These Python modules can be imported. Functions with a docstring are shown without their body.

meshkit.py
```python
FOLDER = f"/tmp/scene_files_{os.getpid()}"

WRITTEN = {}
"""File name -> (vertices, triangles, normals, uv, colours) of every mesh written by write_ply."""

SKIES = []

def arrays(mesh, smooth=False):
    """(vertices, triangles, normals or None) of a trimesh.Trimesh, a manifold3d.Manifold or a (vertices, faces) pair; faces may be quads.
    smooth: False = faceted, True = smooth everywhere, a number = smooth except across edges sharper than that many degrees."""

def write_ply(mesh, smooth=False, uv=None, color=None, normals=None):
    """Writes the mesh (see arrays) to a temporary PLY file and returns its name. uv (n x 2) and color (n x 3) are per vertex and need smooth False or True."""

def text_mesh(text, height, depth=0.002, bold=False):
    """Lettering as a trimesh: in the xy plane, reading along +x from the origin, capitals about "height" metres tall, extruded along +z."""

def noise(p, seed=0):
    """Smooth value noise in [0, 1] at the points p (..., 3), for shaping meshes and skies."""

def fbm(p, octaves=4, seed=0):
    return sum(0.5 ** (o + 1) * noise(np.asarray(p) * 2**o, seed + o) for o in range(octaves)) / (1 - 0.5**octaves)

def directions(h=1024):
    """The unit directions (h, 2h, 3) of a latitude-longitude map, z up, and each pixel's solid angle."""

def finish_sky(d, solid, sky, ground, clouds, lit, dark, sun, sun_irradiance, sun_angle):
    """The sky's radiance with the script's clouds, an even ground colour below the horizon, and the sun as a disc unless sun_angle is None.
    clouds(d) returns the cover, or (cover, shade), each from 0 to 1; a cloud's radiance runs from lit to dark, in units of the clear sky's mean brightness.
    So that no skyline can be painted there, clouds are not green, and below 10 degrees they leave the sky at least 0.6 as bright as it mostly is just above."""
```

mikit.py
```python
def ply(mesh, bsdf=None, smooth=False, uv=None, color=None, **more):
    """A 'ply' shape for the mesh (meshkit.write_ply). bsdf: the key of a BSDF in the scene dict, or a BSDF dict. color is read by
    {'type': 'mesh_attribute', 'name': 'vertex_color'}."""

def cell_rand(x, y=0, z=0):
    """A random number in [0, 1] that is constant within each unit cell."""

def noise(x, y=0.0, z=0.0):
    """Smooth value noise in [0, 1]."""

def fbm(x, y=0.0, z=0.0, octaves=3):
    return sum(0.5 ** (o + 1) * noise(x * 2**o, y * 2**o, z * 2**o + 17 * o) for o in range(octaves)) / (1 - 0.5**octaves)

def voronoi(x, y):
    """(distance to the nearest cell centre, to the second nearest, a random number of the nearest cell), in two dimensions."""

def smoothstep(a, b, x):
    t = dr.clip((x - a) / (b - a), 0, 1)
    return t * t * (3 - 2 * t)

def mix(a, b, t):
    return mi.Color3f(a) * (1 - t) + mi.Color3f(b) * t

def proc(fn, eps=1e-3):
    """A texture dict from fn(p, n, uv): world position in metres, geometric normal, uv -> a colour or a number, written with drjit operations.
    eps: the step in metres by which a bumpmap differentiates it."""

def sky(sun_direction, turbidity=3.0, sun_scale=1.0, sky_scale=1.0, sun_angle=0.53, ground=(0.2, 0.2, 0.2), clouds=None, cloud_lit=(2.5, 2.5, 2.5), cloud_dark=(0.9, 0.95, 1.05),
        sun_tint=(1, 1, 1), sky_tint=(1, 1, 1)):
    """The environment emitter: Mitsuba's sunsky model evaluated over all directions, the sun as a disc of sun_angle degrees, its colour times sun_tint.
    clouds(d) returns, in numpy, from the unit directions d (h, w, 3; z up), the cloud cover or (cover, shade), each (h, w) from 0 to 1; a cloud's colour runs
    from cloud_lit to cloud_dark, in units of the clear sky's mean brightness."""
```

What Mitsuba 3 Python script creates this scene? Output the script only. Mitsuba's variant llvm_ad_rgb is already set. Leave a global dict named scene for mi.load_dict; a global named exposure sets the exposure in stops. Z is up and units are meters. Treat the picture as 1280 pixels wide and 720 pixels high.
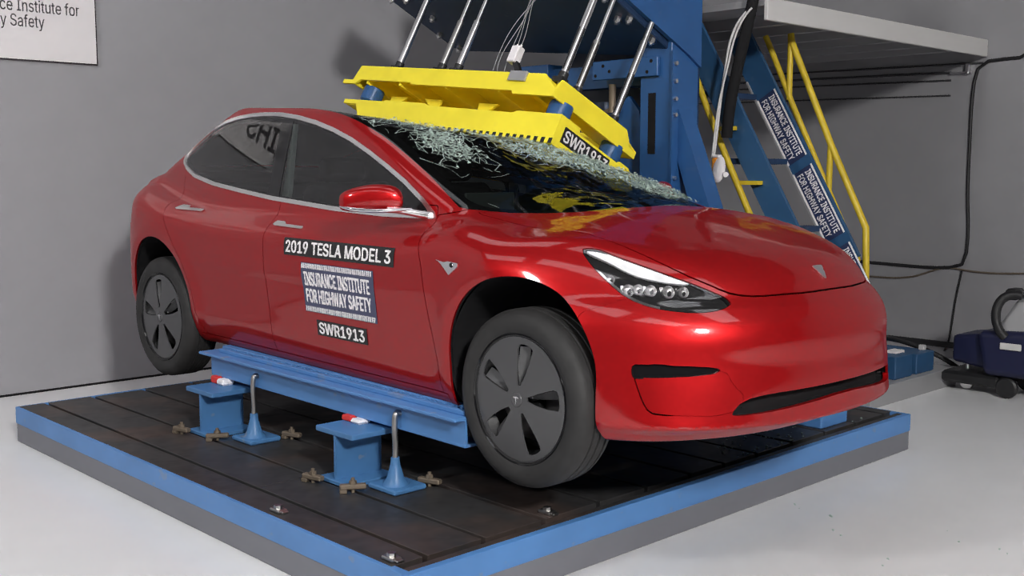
import math, random
import numpy as np, trimesh, mitsuba as mi, drjit as dr
import mikit, meshkit, manifold3d
from scipy.interpolate import Akima1DInterpolator, LinearNDInterpolator
from scipy.spatial import Delaunay
from mikit import proc, noise, fbm, smoothstep, mix
random.seed(7); RNG = np.random.default_rng(7)
T = mi.ScalarTransform4f
scene, labels = {}, {}

# ---------------------------------------------------------------- camera, light, exposure
exposure = 0.0
CAM = np.array([4.2859, -3.6340, 1.5219]); YAW, PIT = math.radians(136.456), math.radians(6.137)
FWD = np.array([math.cos(YAW) * math.cos(PIT), math.sin(YAW) * math.cos(PIT), -math.sin(PIT)])
scene['camera'] = {'type': 'perspective', 'fov': math.degrees(2 * math.atan(640 / 1362.64)), 'fov_axis': 'x', 'near_clip': 0.05,
                   'to_world': T().look_at(origin=CAM.tolist(), target=(CAM + FWD).tolist(), up=[0, 0, 1])}
# lamps of the hall: (centre, aim, width, height, radiance)
FLOODS = [((8.2, -4.0, 4.6), (0.4, -0.3, 0.9), 0.7, 0.7, (395, 389, 380)),
          ((0.6, -7.4, 4.9), (0.0, -0.5, 0.6), 0.6, 0.6, (140, 139, 137))]
CEILING_LAMPS = [(x, y) for x in (-1.2, 2.0, 5.2) for y in (-4.2, -0.8)]
CEILING_RADIANCE = (1.15, 1.18, 1.25)


# ---------------------------------------------------------------- helpers
def numbered(key):
    if key not in scene and key not in labels:
        return key
    i = 1
    while f'{key}_{i:03d}' in scene or f'{key}_{i:03d}' in labels:
        i += 1
    return f'{key}_{i:03d}'


def tag(key, label=None, cat=None, group=None, kind=None):
    d = {k: v for k, v in (('label', label), ('category', cat), ('group', group), ('kind', kind)) if v}
    if d:
        labels[key] = {**labels.get(key, {}), **d}
    return key


def put(name, mesh, mat, parent=None, smooth=False, label=None, cat=None, group=None, kind=None, **more):
    key = numbered((parent + '__' if parent else '') + name)
    if isinstance(mesh, (list, tuple)) and len(mesh) and isinstance(mesh[0], trimesh.Trimesh):
        mesh = trimesh.util.concatenate(list(mesh))
    scene[key] = mikit.ply(mesh, mat, smooth=smooth, **more) if not isinstance(mesh, dict) else mesh
    tag(key, label, cat, group, kind)
    return key


def thing(name, label, cat, group=None):
    key = numbered(name)
    labels[key] = {'label': label, 'category': cat}
    if group:
        labels[key]['group'] = group
    return key


def box(x0, x1, y0, y1, z0, z1, b=0.0):
    if b <= 0:
        m = trimesh.creation.box((x1 - x0, y1 - y0, z1 - z0))
    else:
        s = np.array([[i, j, k] for i in (-1, 1) for j in (-1, 1) for k in (-1, 1)], float)
        h = np.array([x1 - x0, y1 - y0, z1 - z0]) / 2
        b = min(b, h.min() * .9)
        pts = np.vstack([s * (h - b * np.array(e)) for e in ((0, 1, 1), (1, 0, 1), (1, 1, 0))])
        m = trimesh.convex.convex_hull(pts)
    m.apply_translation([(x0 + x1) / 2, (y0 + y1) / 2, (z0 + z1) / 2])
    return m


def frame(o, x, y, z):
    M = np.eye(4); M[:3, 0], M[:3, 1], M[:3, 2], M[:3, 3] = x, y, z, o
    return M


def moved(m, M):
    m = m.copy(); m.apply_transform(M); return m


def cyl(p0, p1, r, n=16, r1=None):
    p0, p1 = np.asarray(p0, float), np.asarray(p1, float)
    return tube([p0, p1], [r, r if r1 is None else r1], n)


def tube(pts, r, n=10):
    p = np.asarray(pts, float); r = np.broadcast_to(r, (len(p),)).astype(float)
    t = np.gradient(p, axis=0); t /= np.linalg.norm(t, axis=1, keepdims=True)
    a = np.array([0, 0, 1.0]) if abs(t[0, 2]) < .9 else np.array([1.0, 0, 0])
    V = []
    for i in range(len(p)):
        a = a - t[i] * (a @ t[i]); a /= np.linalg.norm(a); b = np.cross(t[i], a)
        g = np.arange(n) * 2 * np.pi / n
        V.append(p[i] + r[i] * (np.cos(g)[:, None] * a + np.sin(g)[:, None] * b))
    V = np.vstack(V); F = []
    for i in range(len(p) - 1):
        for j in range(n):
            k = (j + 1) % n
            F += [[i * n + j, i * n + k, (i + 1) * n + k], [i * n + j, (i + 1) * n + k, (i + 1) * n + j]]
    c0, c1 = len(V), len(V) + 1
    V = np.vstack([V, p[0], p[-1]]); e = (len(p) - 1) * n
    for j in range(n):
        k = (j + 1) % n
        F += [[c0, k, j], [c1, e + j, e + k]]
    return trimesh.Trimesh(V, F, process=False)


def curve(pts, n=40):
    p = np.asarray(pts, float); d = np.r_[0, np.cumsum(np.linalg.norm(np.diff(p, axis=0), axis=1))]
    from scipy.interpolate import CubicSpline
    return CubicSpline(d, p)(np.linspace(0, d[-1], n))


def lathe(profile, n=48, M=None):
    """profile: (radius, along) pairs, revolved about local z"""
    p = np.asarray(profile, float); g = np.arange(n) * 2 * np.pi / n
    V = np.stack([p[:, 0, None] * np.cos(g), p[:, 0, None] * np.sin(g), np.repeat(p[:, 1, None], n, 1)], -1).reshape(-1, 3)
    F = []
    for i in range(len(p) - 1):
        for j in range(n):
            k = (j + 1) % n
            F += [[i * n + j, i * n + k, (i + 1) * n + k], [i * n + j, (i + 1) * n + k, (i + 1) * n + j]]
    m = trimesh.Trimesh(V, F, process=False)
    if M is not None:
        m.apply_transform(M)
    return m


def prism(poly, d, M=None):
    """2D outline extruded by d along local z"""
    from shapely import Polygon
    g = poly if hasattr(poly, 'exterior') else Polygon(poly)
    m = trimesh.creation.extrude_polygon(g, d, engine='earcut')
    if M is not None:
        m.apply_transform(M)
    return m


def text(s, height, width=None, depth=.002, bold=True):
    m = meshkit.text_mesh(s, height, depth, bold)
    b = m.bounds
    m.apply_translation([-b[0, 0], -b[0, 1], -b[0, 2]])
    if width:
        m.apply_scale([width / (b[1, 0] - b[0, 0]), height / (b[1, 1] - b[0, 1]), 1])
    return m


def mat(name, color, rough=.5, metal=0.0, spec=.5, coat=0.0, coat_gloss=.95, bump=None, **more):
    d = {'type': 'principled', 'base_color': color if isinstance(color, dict) else {'type': 'rgb', 'value': list(color)},
         'roughness': rough, 'metallic': metal, 'specular': spec}
    if coat:
        d['clearcoat'] = coat; d['clearcoat_gloss'] = coat_gloss
    d.update(more)
    if bump:
        d = {'type': 'bumpmap', 'bsdf': d, 'tex': proc(bump[0], bump[2] if len(bump) > 2 else 1e-3), 'scale': bump[1]}
    scene[name] = {'type': 'twosided', 'bsdf': d}
    return name


def glass(name, trans=1.0, refl=1.0, ior=1.5):
    scene[name] = {'type': 'thindielectric', 'int_ior': ior, 'specular_transmittance': {'type': 'rgb', 'value': [trans] * 3 if np.isscalar(trans) else list(trans)},
                   'specular_reflectance': {'type': 'rgb', 'value': [refl] * 3}}
    return name


# ---------------------------------------------------------------- materials
def wall_tone(base, amp):
    def fn(p, n, uv):
        k = fbm(p.x * .9 + 3, p.y * .9, p.z * 1.3, 4)
        k2 = fbm(p.x * 9, p.y * 9, p.z * 9, 2)
        return mi.Color3f(*base) * (1 + amp * (k - .5) + amp * .35 * (k2 - .5))
    return fn


def floor_tone(p, n, uv):
    k = fbm(p.x * .8, p.y * .8, 3.0, 4); s = fbm(p.x * 5 + 9, p.y * 5, 0.0, 3)
    return mi.Color3f(.70, .70, .705) * (1 + .10 * (k - .5) + .05 * (s - .5))


def deck_tone(p, n, uv):
    k = fbm(p.x * 2.2, p.y * 2.6, 1.0, 4); s = fbm(p.x * 22, p.y * 22, 0.0, 3)
    rust = smoothstep(.48, .75, fbm(p.x * 3 + 11, p.y * 3, 5.0, 4))
    return mix((.042, .041, .042), (.075, .052, .044), rust * .75) * (.7 + .6 * k) * (.8 + .4 * s)


def blue_tone(base, wear=.12):
    def fn(p, n, uv):
        k = fbm(p.x * 4, p.y * 4, p.z * 4, 4); s = smoothstep(.70, .80, fbm(p.x * 17, p.y * 17, p.z * 17, 3))
        return mix(mi.Color3f(*base) * (.86 + .28 * k), (.23, .24, .26), s * wear)
    return fn


mat('mat_floor', proc(floor_tone), .30, spec=.5, bump=(lambda p, n, uv: fbm(p.x * 6, p.y * 6, 0.0, 3), .0012, 4e-3))
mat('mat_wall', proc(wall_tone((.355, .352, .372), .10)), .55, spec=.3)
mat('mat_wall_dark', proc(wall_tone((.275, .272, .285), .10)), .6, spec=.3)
mat('mat_wall_hall', (.07, .07, .075), .8)
mat('mat_ceiling', (.10, .10, .10), .9)
mat('mat_white', (.80, .77, .78), .45)
mat('mat_ink', (.035, .03, .035), .5)
mat('mat_black', (.012, .012, .013), .45)
mat('mat_matte_black', (.012, .012, .013), .85, spec=.15)
mat('mat_gloss_black', (.008, .008, .009), .08, spec=.5)
mat('mat_deck', proc(deck_tone), .42, metal=.25, bump=(lambda p, n, uv: fbm(p.x * 40, p.y * 40, 0.0, 3), .0012, 2e-3))
mat('mat_grey_skirt', proc(wall_tone((.150, .152, .172), .2)), .5)
mat('mat_strip_blue', proc(blue_tone((.075, .205, .46), .35)), .40)
mat('mat_stand_blue', proc(blue_tone((.060, .170, .36), .45)), .42)
mat('mat_rig_blue', proc(blue_tone((.022, .088, .245), .06)), .38)
mat('mat_rig_navy', proc(blue_tone((.014, .036, .088), .05)), .42)
mat('mat_stair_blue', proc(blue_tone((.022, .075, .165), .05)), .42)
mat('mat_sticker_navy', (.022, .032, .085), .4)
mat('mat_sticker_slate', (.055, .060, .115), .4)
mat('mat_machine_navy', (.012, .014, .045), .35)
mat('mat_wire', (.30, .30, .31), .5)
mat('mat_conduit', (.045, .045, .048), .5)
mat('mat_yellow', proc(blue_tone((.96, .80, .035), .03)), .38, coat=.4)
mat('mat_rail_yellow', proc(blue_tone((.58, .42, .025), .05)), .4)
mat('mat_chrome', (.86, .86, .88), .10, metal=1.0)
mat('mat_satin_chrome', (.86, .85, .85), .26, metal=1.0)
mat('mat_steel', (.42, .41, .40), .35, metal=1.0)
mat('mat_rusty_steel', proc(wall_tone((.20, .16, .12), .8)), .55, metal=.6)
mat('mat_grey_metal', (.36, .36, .37), .5, metal=.3)
mat('mat_light_grey', (.55, .54, .53), .5)
mat('mat_red_tape', (.62, .035, .03), .5)
mat('mat_orange', (.80, .30, .03), .5)


scene['mat_red_paint'] = {'type': 'twosided', 'bsdf': {'type': 'blendbsdf', 'weight': .42,
    'solid': {'type': 'principled', 'base_color': {'type': 'rgb', 'value': [.27, .0032, .0050]}, 'roughness': .06, 'specular': .95},
    'flake': {'type': 'principled', 'base_color': {'type': 'rgb', 'value': [.50, .0050, .0070]}, 'roughness': .40, 'metallic': 1.0, 'clearcoat': 1.0, 'clearcoat_gloss': .99}}}
mat('mat_tyre', proc(lambda p, n, uv: mi.Color3f(.023, .0225, .0225) * (.8 + .5 * fbm(p.x * 14, p.y * 14, p.z * 14, 3))), .62, spec=.35)
mat('mat_wheel_cover', (.075, .075, .078), .34, metal=.25, spec=.5, coat=.3)
mat('mat_seat', (.022, .022, .024), .6)
mat('mat_trim_grey', (.42, .43, .42), .7)
mat('mat_lamp_white', (.85, .85, .87), .18, coat=1.0)
mat('mat_tail_red', (.16, .012, .014), .12, coat=1.0)
glass('glass_window', (.30, .34, .33), .7)
glass('glass_screen', (.42, .46, .45), .40)
glass('glass_lens', (.92, .92, .92))
mat('mat_crack', (.46, .56, .50), .35)
mat('mat_dash_grey', (.050, .058, .055), .5)
mat('mat_crumb', (.40, .50, .45), .3)

# ---------------------------------------------------------------- the hall
XW, YW, XE, YS, HZ = -3.34, 5.0, 11.0, -11.0, 5.6
put('floor', box(XW - .2, XE + .2, YS - .2, YW + .2, -.2, 0), 'mat_floor', kind='structure')
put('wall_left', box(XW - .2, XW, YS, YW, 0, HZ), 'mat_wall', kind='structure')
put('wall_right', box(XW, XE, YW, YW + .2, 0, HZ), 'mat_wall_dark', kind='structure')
put('wall_front', box(XE, XE + .2, YS, YW, 0, HZ), 'mat_wall_hall', kind='structure')
put('wall_near', box(XW, XE, YS - .2, YS, 0, HZ), 'mat_wall_hall', kind='structure')
put('ceiling', box(XW - .2, XE + .2, YS - .2, YW + .2, HZ, HZ + .2), 'mat_ceiling', kind='structure')
put('trim_1', box(XW, XW + .006, YS, YW, 0, .014), 'mat_matte_black', kind='structure')
for i, (x, y) in enumerate(CEILING_LAMPS):
    t = thing('ceiling_lamp', f'white ceiling lamp panel over the {("rear of the car", "front of the car", "floor ahead")[i // 2]}, {("camera side", "press side")[i % 2]}', 'ceiling lamp', 'ceiling lamps of the hall')
    put('housing', box(x - 1.30, x + 1.30, y - .65, y + .65, HZ - .07, HZ, .01), 'mat_white', t)
    q = trimesh.Trimesh([[x - 1.25, y - .60, 0], [x + 1.25, y - .60, 0], [x + 1.25, y + .60, 0], [x - 1.25, y + .60, 0]], [[0, 2, 1], [0, 3, 2]], process=False)
    q.apply_translation([0, 0, HZ - .075])
    put('diffuser', q, 'mat_white', t)
    scene[t + '__diffuser']['emitter'] = {'type': 'area', 'radiance': {'type': 'rgb', 'value': list(CEILING_RADIANCE)}}
for i, (c, aim, w, h, rad) in enumerate(FLOODS):
    c, aim = np.array(c), np.array(aim); f = aim - c; f /= np.linalg.norm(f)
    r = np.cross(f, [0, 0, 1]); r /= np.linalg.norm(r); u = np.cross(r, f); M = frame(c, r, u, f)
    t = thing('flood_lamp', ('large' if i == 0 else 'smaller') + ' square film flood lamp hanging from a ceiling pole ' + ('ahead of the car' if i == 0 else 'beside the car'), 'flood lamp')
    put('housing', moved(box(-w / 2 - .05, w / 2 + .05, -h / 2 - .05, h / 2 + .05, -.25, -.02, .02), M), 'mat_black', t)
    q = moved(trimesh.Trimesh([[-w / 2, -h / 2, 0], [w / 2, -h / 2, 0], [w / 2, h / 2, 0], [-w / 2, h / 2, 0]], [[0, 1, 2], [0, 2, 3]], process=False), M)
    put('lens', q, 'mat_white', t)
    scene[t + '__lens']['emitter'] = {'type': 'area', 'radiance': {'type': 'rgb', 'value': list(rad)}}
    put('pole', cyl(c - f * .15, [c[0] - f[0] * .15, c[1] - f[1] * .15, HZ - .002], .03, 12), 'mat_black', t)

# ---------------------------------------------------------------- the car: one smooth body surface f = 0, cut into its panels
PF = dict(**{'WX': [-2.5, -2.0, -1.44, -0.5, 0.5, 1.0, 1.44, 1.9, 2.3],
    'W': [0.803, 0.877, 0.925, 0.918, 0.922, 0.926, 0.921, 0.867, 0.766],
    'SZ': [0.1, 0.2, 0.3, 0.4, 0.5, 0.6, 0.68, 0.75, 0.82, 0.88, 0.95, 1.02, 1.15],
    'S': [0.13, 0.07, 0.04, 0.03, 0.018, 0.006, 0.0, 0.0, 0.01, 0.028, 0.06, 0.1, 0.2],
    'FZ': [0.12, 0.18, 0.22, 0.27, 0.33, 0.42, 0.5, 0.56, 0.62, 0.66, 0.7, 0.75, 0.9],
    'F': [2.12, 2.168, 2.263, 2.263, 2.264, 2.262, 2.267, 2.258, 2.22, 2.179, 2.156, 2.124, 1.95],
    'TX': [2.4, 2.15, 1.9, 1.6, 1.3, 1.05, 0.8, 0.0, -1.2, -1.6, -1.8, -2.0, -2.2, -2.35, -2.5],
    'T': [0.69, 0.763, 0.833, 0.92, 0.95, 0.987, 0.96, 0.95, 0.98, 1.03, 1.06, 1.08, 1.08, 1.09, 1.09],
    'BZ': [0.15, 0.25, 0.4, 0.6, 0.8, 0.9, 1.0, 1.1, 1.2],
    'B': [-2.2, -2.28, -2.34, -2.33, -2.31, -2.32, -2.31, -2.37, -2.37],
    'RX': [1.75, 1.3, 1.08, 0.78, 0.48, 0.18, -0.02, -0.32, -0.62, -0.92, -1.22, -1.52, -1.82, -2.02, -2.25, -2.5, -2.8],
    'R': [0.45, 0.83, 0.955, 1.105, 1.257, 1.371, 1.415, 1.444, 1.448, 1.454, 1.366, 1.247, 1.137, 1.056, 1.05, 0.9, 0.3],
    'GX': [1.3, 1.0, 0.5, -0.3, -1.0, -1.5, -2.0, -2.4],
    'G': [0.7, 0.752, 0.797, 0.811, 0.786, 0.731, 0.65, 0.55],
    'fa': 0.2607, 'fb': 0.2605, 'ra': 0.4377, 'rb': -0.1687, 'cT': 0.1547, 'cR': 0.1255, 'tg1': 0.2091, 'tg2': 0.1009, 'fq': 0.9162, 'rq': 0.8022, 'kf': 0.0969, 'kr': 0.3008})


def spl(xs, ys):
    o = np.argsort(xs); xs, ys = np.array(xs, float)[o], np.array(ys, float)[o]
    g = np.linspace(xs[0], xs[-1], 4000); v = Akima1DInterpolator(xs, ys)(g)
    return lambda x: np.interp(x, g, v)


S_W, S_S, S_F, S_T, S_B, S_R, S_G = (spl(PF[a], PF[b]) for a, b in (('WX', 'W'), ('SZ', 'S'), ('FZ', 'F'), ('TX', 'T'), ('BZ', 'B'), ('RX', 'R'), ('GX', 'G')))


def smax(a, b, k):
    h = np.maximum(k - np.abs(a - b), 0) / k
    return np.maximum(a, b) + h * h * k * .25


def smin(a, b, k):
    return -smax(-a, -b, k)


def car_f(x, y, z):
    a = np.abs(y); u2 = (a / .9) ** 2; u4 = u2 * u2
    side = a - (S_W(x) - S_S(z - .03 * np.clip(-x, -1.5, 1.8)))
    for c in (1.418, -1.455):        # the arches swell a little
        side = side - .010 * np.exp(-((np.hypot(x - c, z - .345) - .40) / .06) ** 2)
    front = x - (S_F(z) - (1 + PF['fq'] * np.clip(z - .35, -.2, .5)) * (PF['fa'] * u2 + PF['fb'] * u4))
    rear = -(x - (S_B(z) + (1 + PF['rq'] * np.clip(z - .5, -.3, .7)) * (PF['ra'] * u2 + PF['rb'] * u4)))
    f = smax(smax(side, front, PF['kf']), rear, PF['kr'])
    f = smax(smax(f, z - (S_T(x) - PF['cT'] * a * a), .09), .145 - z, .05)
    h = z - .95
    gs = (a - (S_G(x) - PF['tg1'] * h - PF['tg2'] * h * np.abs(h))) * .9
    gt = (z - (S_R(x) - PF['cR'] * a * a)) * .85
    return smin(f, smax(smax(smax(gs, gt, .07), .6 - z, .05), -2.25 - x, .05), .05)


def grad_f(p, e=1e-3):
    g = np.stack([car_f(*(p + e * np.eye(3)[k]).T) - car_f(*(p - e * np.eye(3)[k]).T) for k in range(3)], 1) / (2 * e)
    return g


def surface_nets(lo, hi, h):
    ax = [np.arange(lo[k], hi[k], h) for k in range(3)]
    F = car_f(ax[0][:, None, None], ax[1][None, :, None], ax[2][None, None, :])
    ins = F < 0
    n = np.array(F.shape)
    cnt = np.zeros(n - 1, np.int8); acc = np.zeros((*(n - 1), 3), np.float32)
    quads = []
    for a in range(3):
        s0 = [slice(None)] * 3; s1 = [slice(None)] * 3; s0[a] = slice(0, -1); s1[a] = slice(1, None)
        cr = ins[tuple(s0)] != ins[tuple(s1)]
        I = np.argwhere(cr)
        f0 = F[tuple(s0)][cr]; f1 = F[tuple(s1)][cr]; t = f0 / (f0 - f1)
        pos = I.astype(np.float32); pos[:, a] += t
        b, c = (a + 1) % 3, (a + 2) % 3
        ok = (I[:, b] > 0) & (I[:, c] > 0) & (I[:, b] < n[b] - 1) & (I[:, c] < n[c] - 1)
        I, pos, up = I[ok], pos[ok], ins[tuple(s0)][cr][ok]
        cs = []
        for db, dc in ((0, 0), (-1, 0), (-1, -1), (0, -1)):
            J = I.copy(); J[:, b] += db; J[:, c] += dc
            cs.append(np.ravel_multi_index(J.T, n - 1))
            np.add.at(cnt.reshape(-1), cs[-1], 1); np.add.at(acc.reshape(-1, 3), cs[-1], pos)
        q = np.stack(cs, 1)
        q[~up] = q[~up][:, ::-1]
        quads.append(q)
    Q = np.vstack(quads); ids, inv = np.unique(Q, return_inverse=True); Q = inv.reshape(-1, 4)
    V = acc.reshape(-1, 3)[ids] / cnt.reshape(-1)[ids][:, None] * h + np.array(lo)
    return V.astype(float), Q


def nom2w(p):
    p = np.asarray(p, float); c, s = math.cos(.0097), math.sin(.0097)
    q = p - [1.4375, 0, .334]
    return np.stack([c * q[:, 0] + s * q[:, 2], q[:, 1], -s * q[:, 0] + c * q[:, 2]], 1) + [1.4375, 0, .334 + .08 + .35]


ROLL, PITCH = math.radians(25.118), math.radians(5.339)
PU = np.array([math.cos(PITCH), 0, -math.sin(PITCH)])
PV = np.array([-math.sin(ROLL) * math.sin(PITCH), math.cos(ROLL), -math.sin(ROLL) * math.cos(PITCH)])
PN = np.cross(PU, PV)
PP = np.array([.4156, .3263, 1.5447 + .35])          # near front corner of the upper platen's underside
PB = PP - .265 * PN + .148 * PU - .033 * PV            # near front corner of the lower platen's underside


def crush(w):
    """the platen has pushed the roof down"""
    w = w.copy()
    zp = PB[2] - (PN[0] * (w[:, 0] - PB[0]) + PN[1] * (w[:, 1] - PB[1])) / PN[2] - .006
    edge = PB[2] - PN[0] / PN[2] * (w[:, 0] - PB[0]) - .016
    zp = np.where(w[:, 1] < PB[1], edge + .13 * (PB[1] - w[:, 1]) + .5 * np.maximum(-.62 - w[:, 1], 0), zp)
    zp = zp + .30 * np.maximum(w[:, 0] - .62, 0)
    hi = w[:, 2] > 1.15
    w[hi, 2] = smin(w[hi, 2], zp[hi], .05)
    return w


def sdf(poly, x, y):
    P = np.asarray(poly, float); A, B = P, np.roll(P, -1, 0)
    d = np.full(x.shape, 1e9); inside = np.zeros(x.shape, bool)
    for a, b in zip(A, B):
        e = b - a; wx, wy = x - a[0], y - a[1]
        t = np.clip((wx * e[0] + wy * e[1]) / max(e @ e, 1e-12), 0, 1)
        d = np.minimum(d, (wx - t * e[0]) ** 2 + (wy - t * e[1]) ** 2)
        c = (a[1] > y) != (b[1] > y)
        with np.errstate(divide='ignore', invalid='ignore'):
            inside ^= c & (x < (b[0] - a[0]) * (y - a[1]) / (b[1] - a[1]) + a[0])
    return np.where(inside, -1, 1) * np.sqrt(d)


def chaikin(p, n=2, closed=True):
    p = np.asarray(p, float)
    for _ in range(n):
        q = np.roll(p, -1, 0)
        p = np.stack([.75 * p + .25 * q, .25 * p + .75 * q], 1).reshape(-1, 2)
    return p


def clip(M, g):
    """M: (attributes n x 9: nominal, world, normal; triangles); keeps g < 0"""
    A, F = M
    s = g < 0; k = s[F].sum(1)
    keep = F[k == 3]; new, newv = [], []
    cut = F[(k == 1) | (k == 2)]
    if len(cut):
        kc = s[cut].sum(1); one = kc == 1
        lone = np.where(one[:, None], s[cut], ~s[cut]).argmax(1)
        r = np.arange(len(cut)); a, b, c = cut[r, lone], cut[r, (lone + 1) % 3], cut[r, (lone + 2) % 3]
        E = np.vstack([np.stack([a, b], 1), np.stack([a, c], 1)]); Es = np.sort(E, 1)
        U, inv = np.unique(Es, axis=0, return_inverse=True); inv = inv.reshape(-1)
        g0, g1 = g[U[:, 0]], g[U[:, 1]]; t = (g0 / (g0 - g1))[:, None]
        newv = A[U[:, 0]] * (1 - t) + A[U[:, 1]] * t
        iab, iac = inv[:len(cut)] + len(A), inv[len(cut):] + len(A)
        o = one
        new = np.vstack([keep, np.stack([a, iab, iac], 1)[o], np.stack([iab, b, c], 1)[~o], np.stack([iab, c, iac], 1)[~o]])
        A = np.vstack([A, newv])
    else:
        new = keep
    u, inv = np.unique(new, return_inverse=True)
    return A[u], inv.reshape(-1, 3)


def boundary(F):
    E = np.vstack([F[:, [0, 1]], F[:, [1, 2]], F[:, [2, 0]]])
    key = np.sort(E, 1); _, inv, c = np.unique(key, axis=0, return_inverse=True, return_counts=True)
    return E[c[inv.reshape(-1)] == 1]


def panel(M, out=0.0, rim=.010):
    """trimesh-like (V, F, N) of a clipped piece, moved along its normals by out, with its edge turned inward by rim"""
    A, F = M
    N = A[:, 6:9] / np.linalg.norm(A[:, 6:9], axis=1, keepdims=True)
    V = A[:, 3:6] + out * N
    Vs, Fs, Ns = [V], [F], [N]
    if rim:
        E = boundary(F)
        p, q = V[E[:, 0]], V[E[:, 1]]; n = N[E].mean(1); d = np.cross(q - p, n); d /= np.linalg.norm(d, axis=1, keepdims=True) + 1e-12
        R = np.stack([p, q, q - rim * N[E[:, 1]], p - rim * N[E[:, 0]]], 1).reshape(-1, 3)
        k = len(V) + 4 * np.arange(len(E))
        Vs.append(R); Ns.append(np.repeat(d, 4, 0)); Fs.append(np.vstack([np.stack([k, k + 2, k + 1], 1), np.stack([k, k + 3, k + 2], 1)]))
    return np.vstack(Vs), np.vstack(Fs), np.vstack(Ns)


def put_vfn(name, vfn, m, parent=None, **kw):
    v, f, n = vfn
    key = numbered((parent + '__' if parent else '') + name)
    scene[key] = {'type': 'ply', 'filename': meshkit.write_ply((v, f), False, None, None, normals=n), 'face_normals': False, 'bsdf': {'type': 'ref', 'id': m}}
    tag(key, **kw)
    return key


# --- body mesh
BV, BQ = surface_nets((-2.56, -1.0, .06), (2.42, 1.0006, 1.56), .0125)
for _ in range(3):
    g = grad_f(BV); BV = BV - g * (car_f(*BV.T) / np.maximum((g * g).sum(1), .05))[:, None]
BF = np.vstack([BQ[:, [0, 1, 2]], BQ[:, [0, 2, 3]]])
BW = crush(nom2w(BV))


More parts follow.
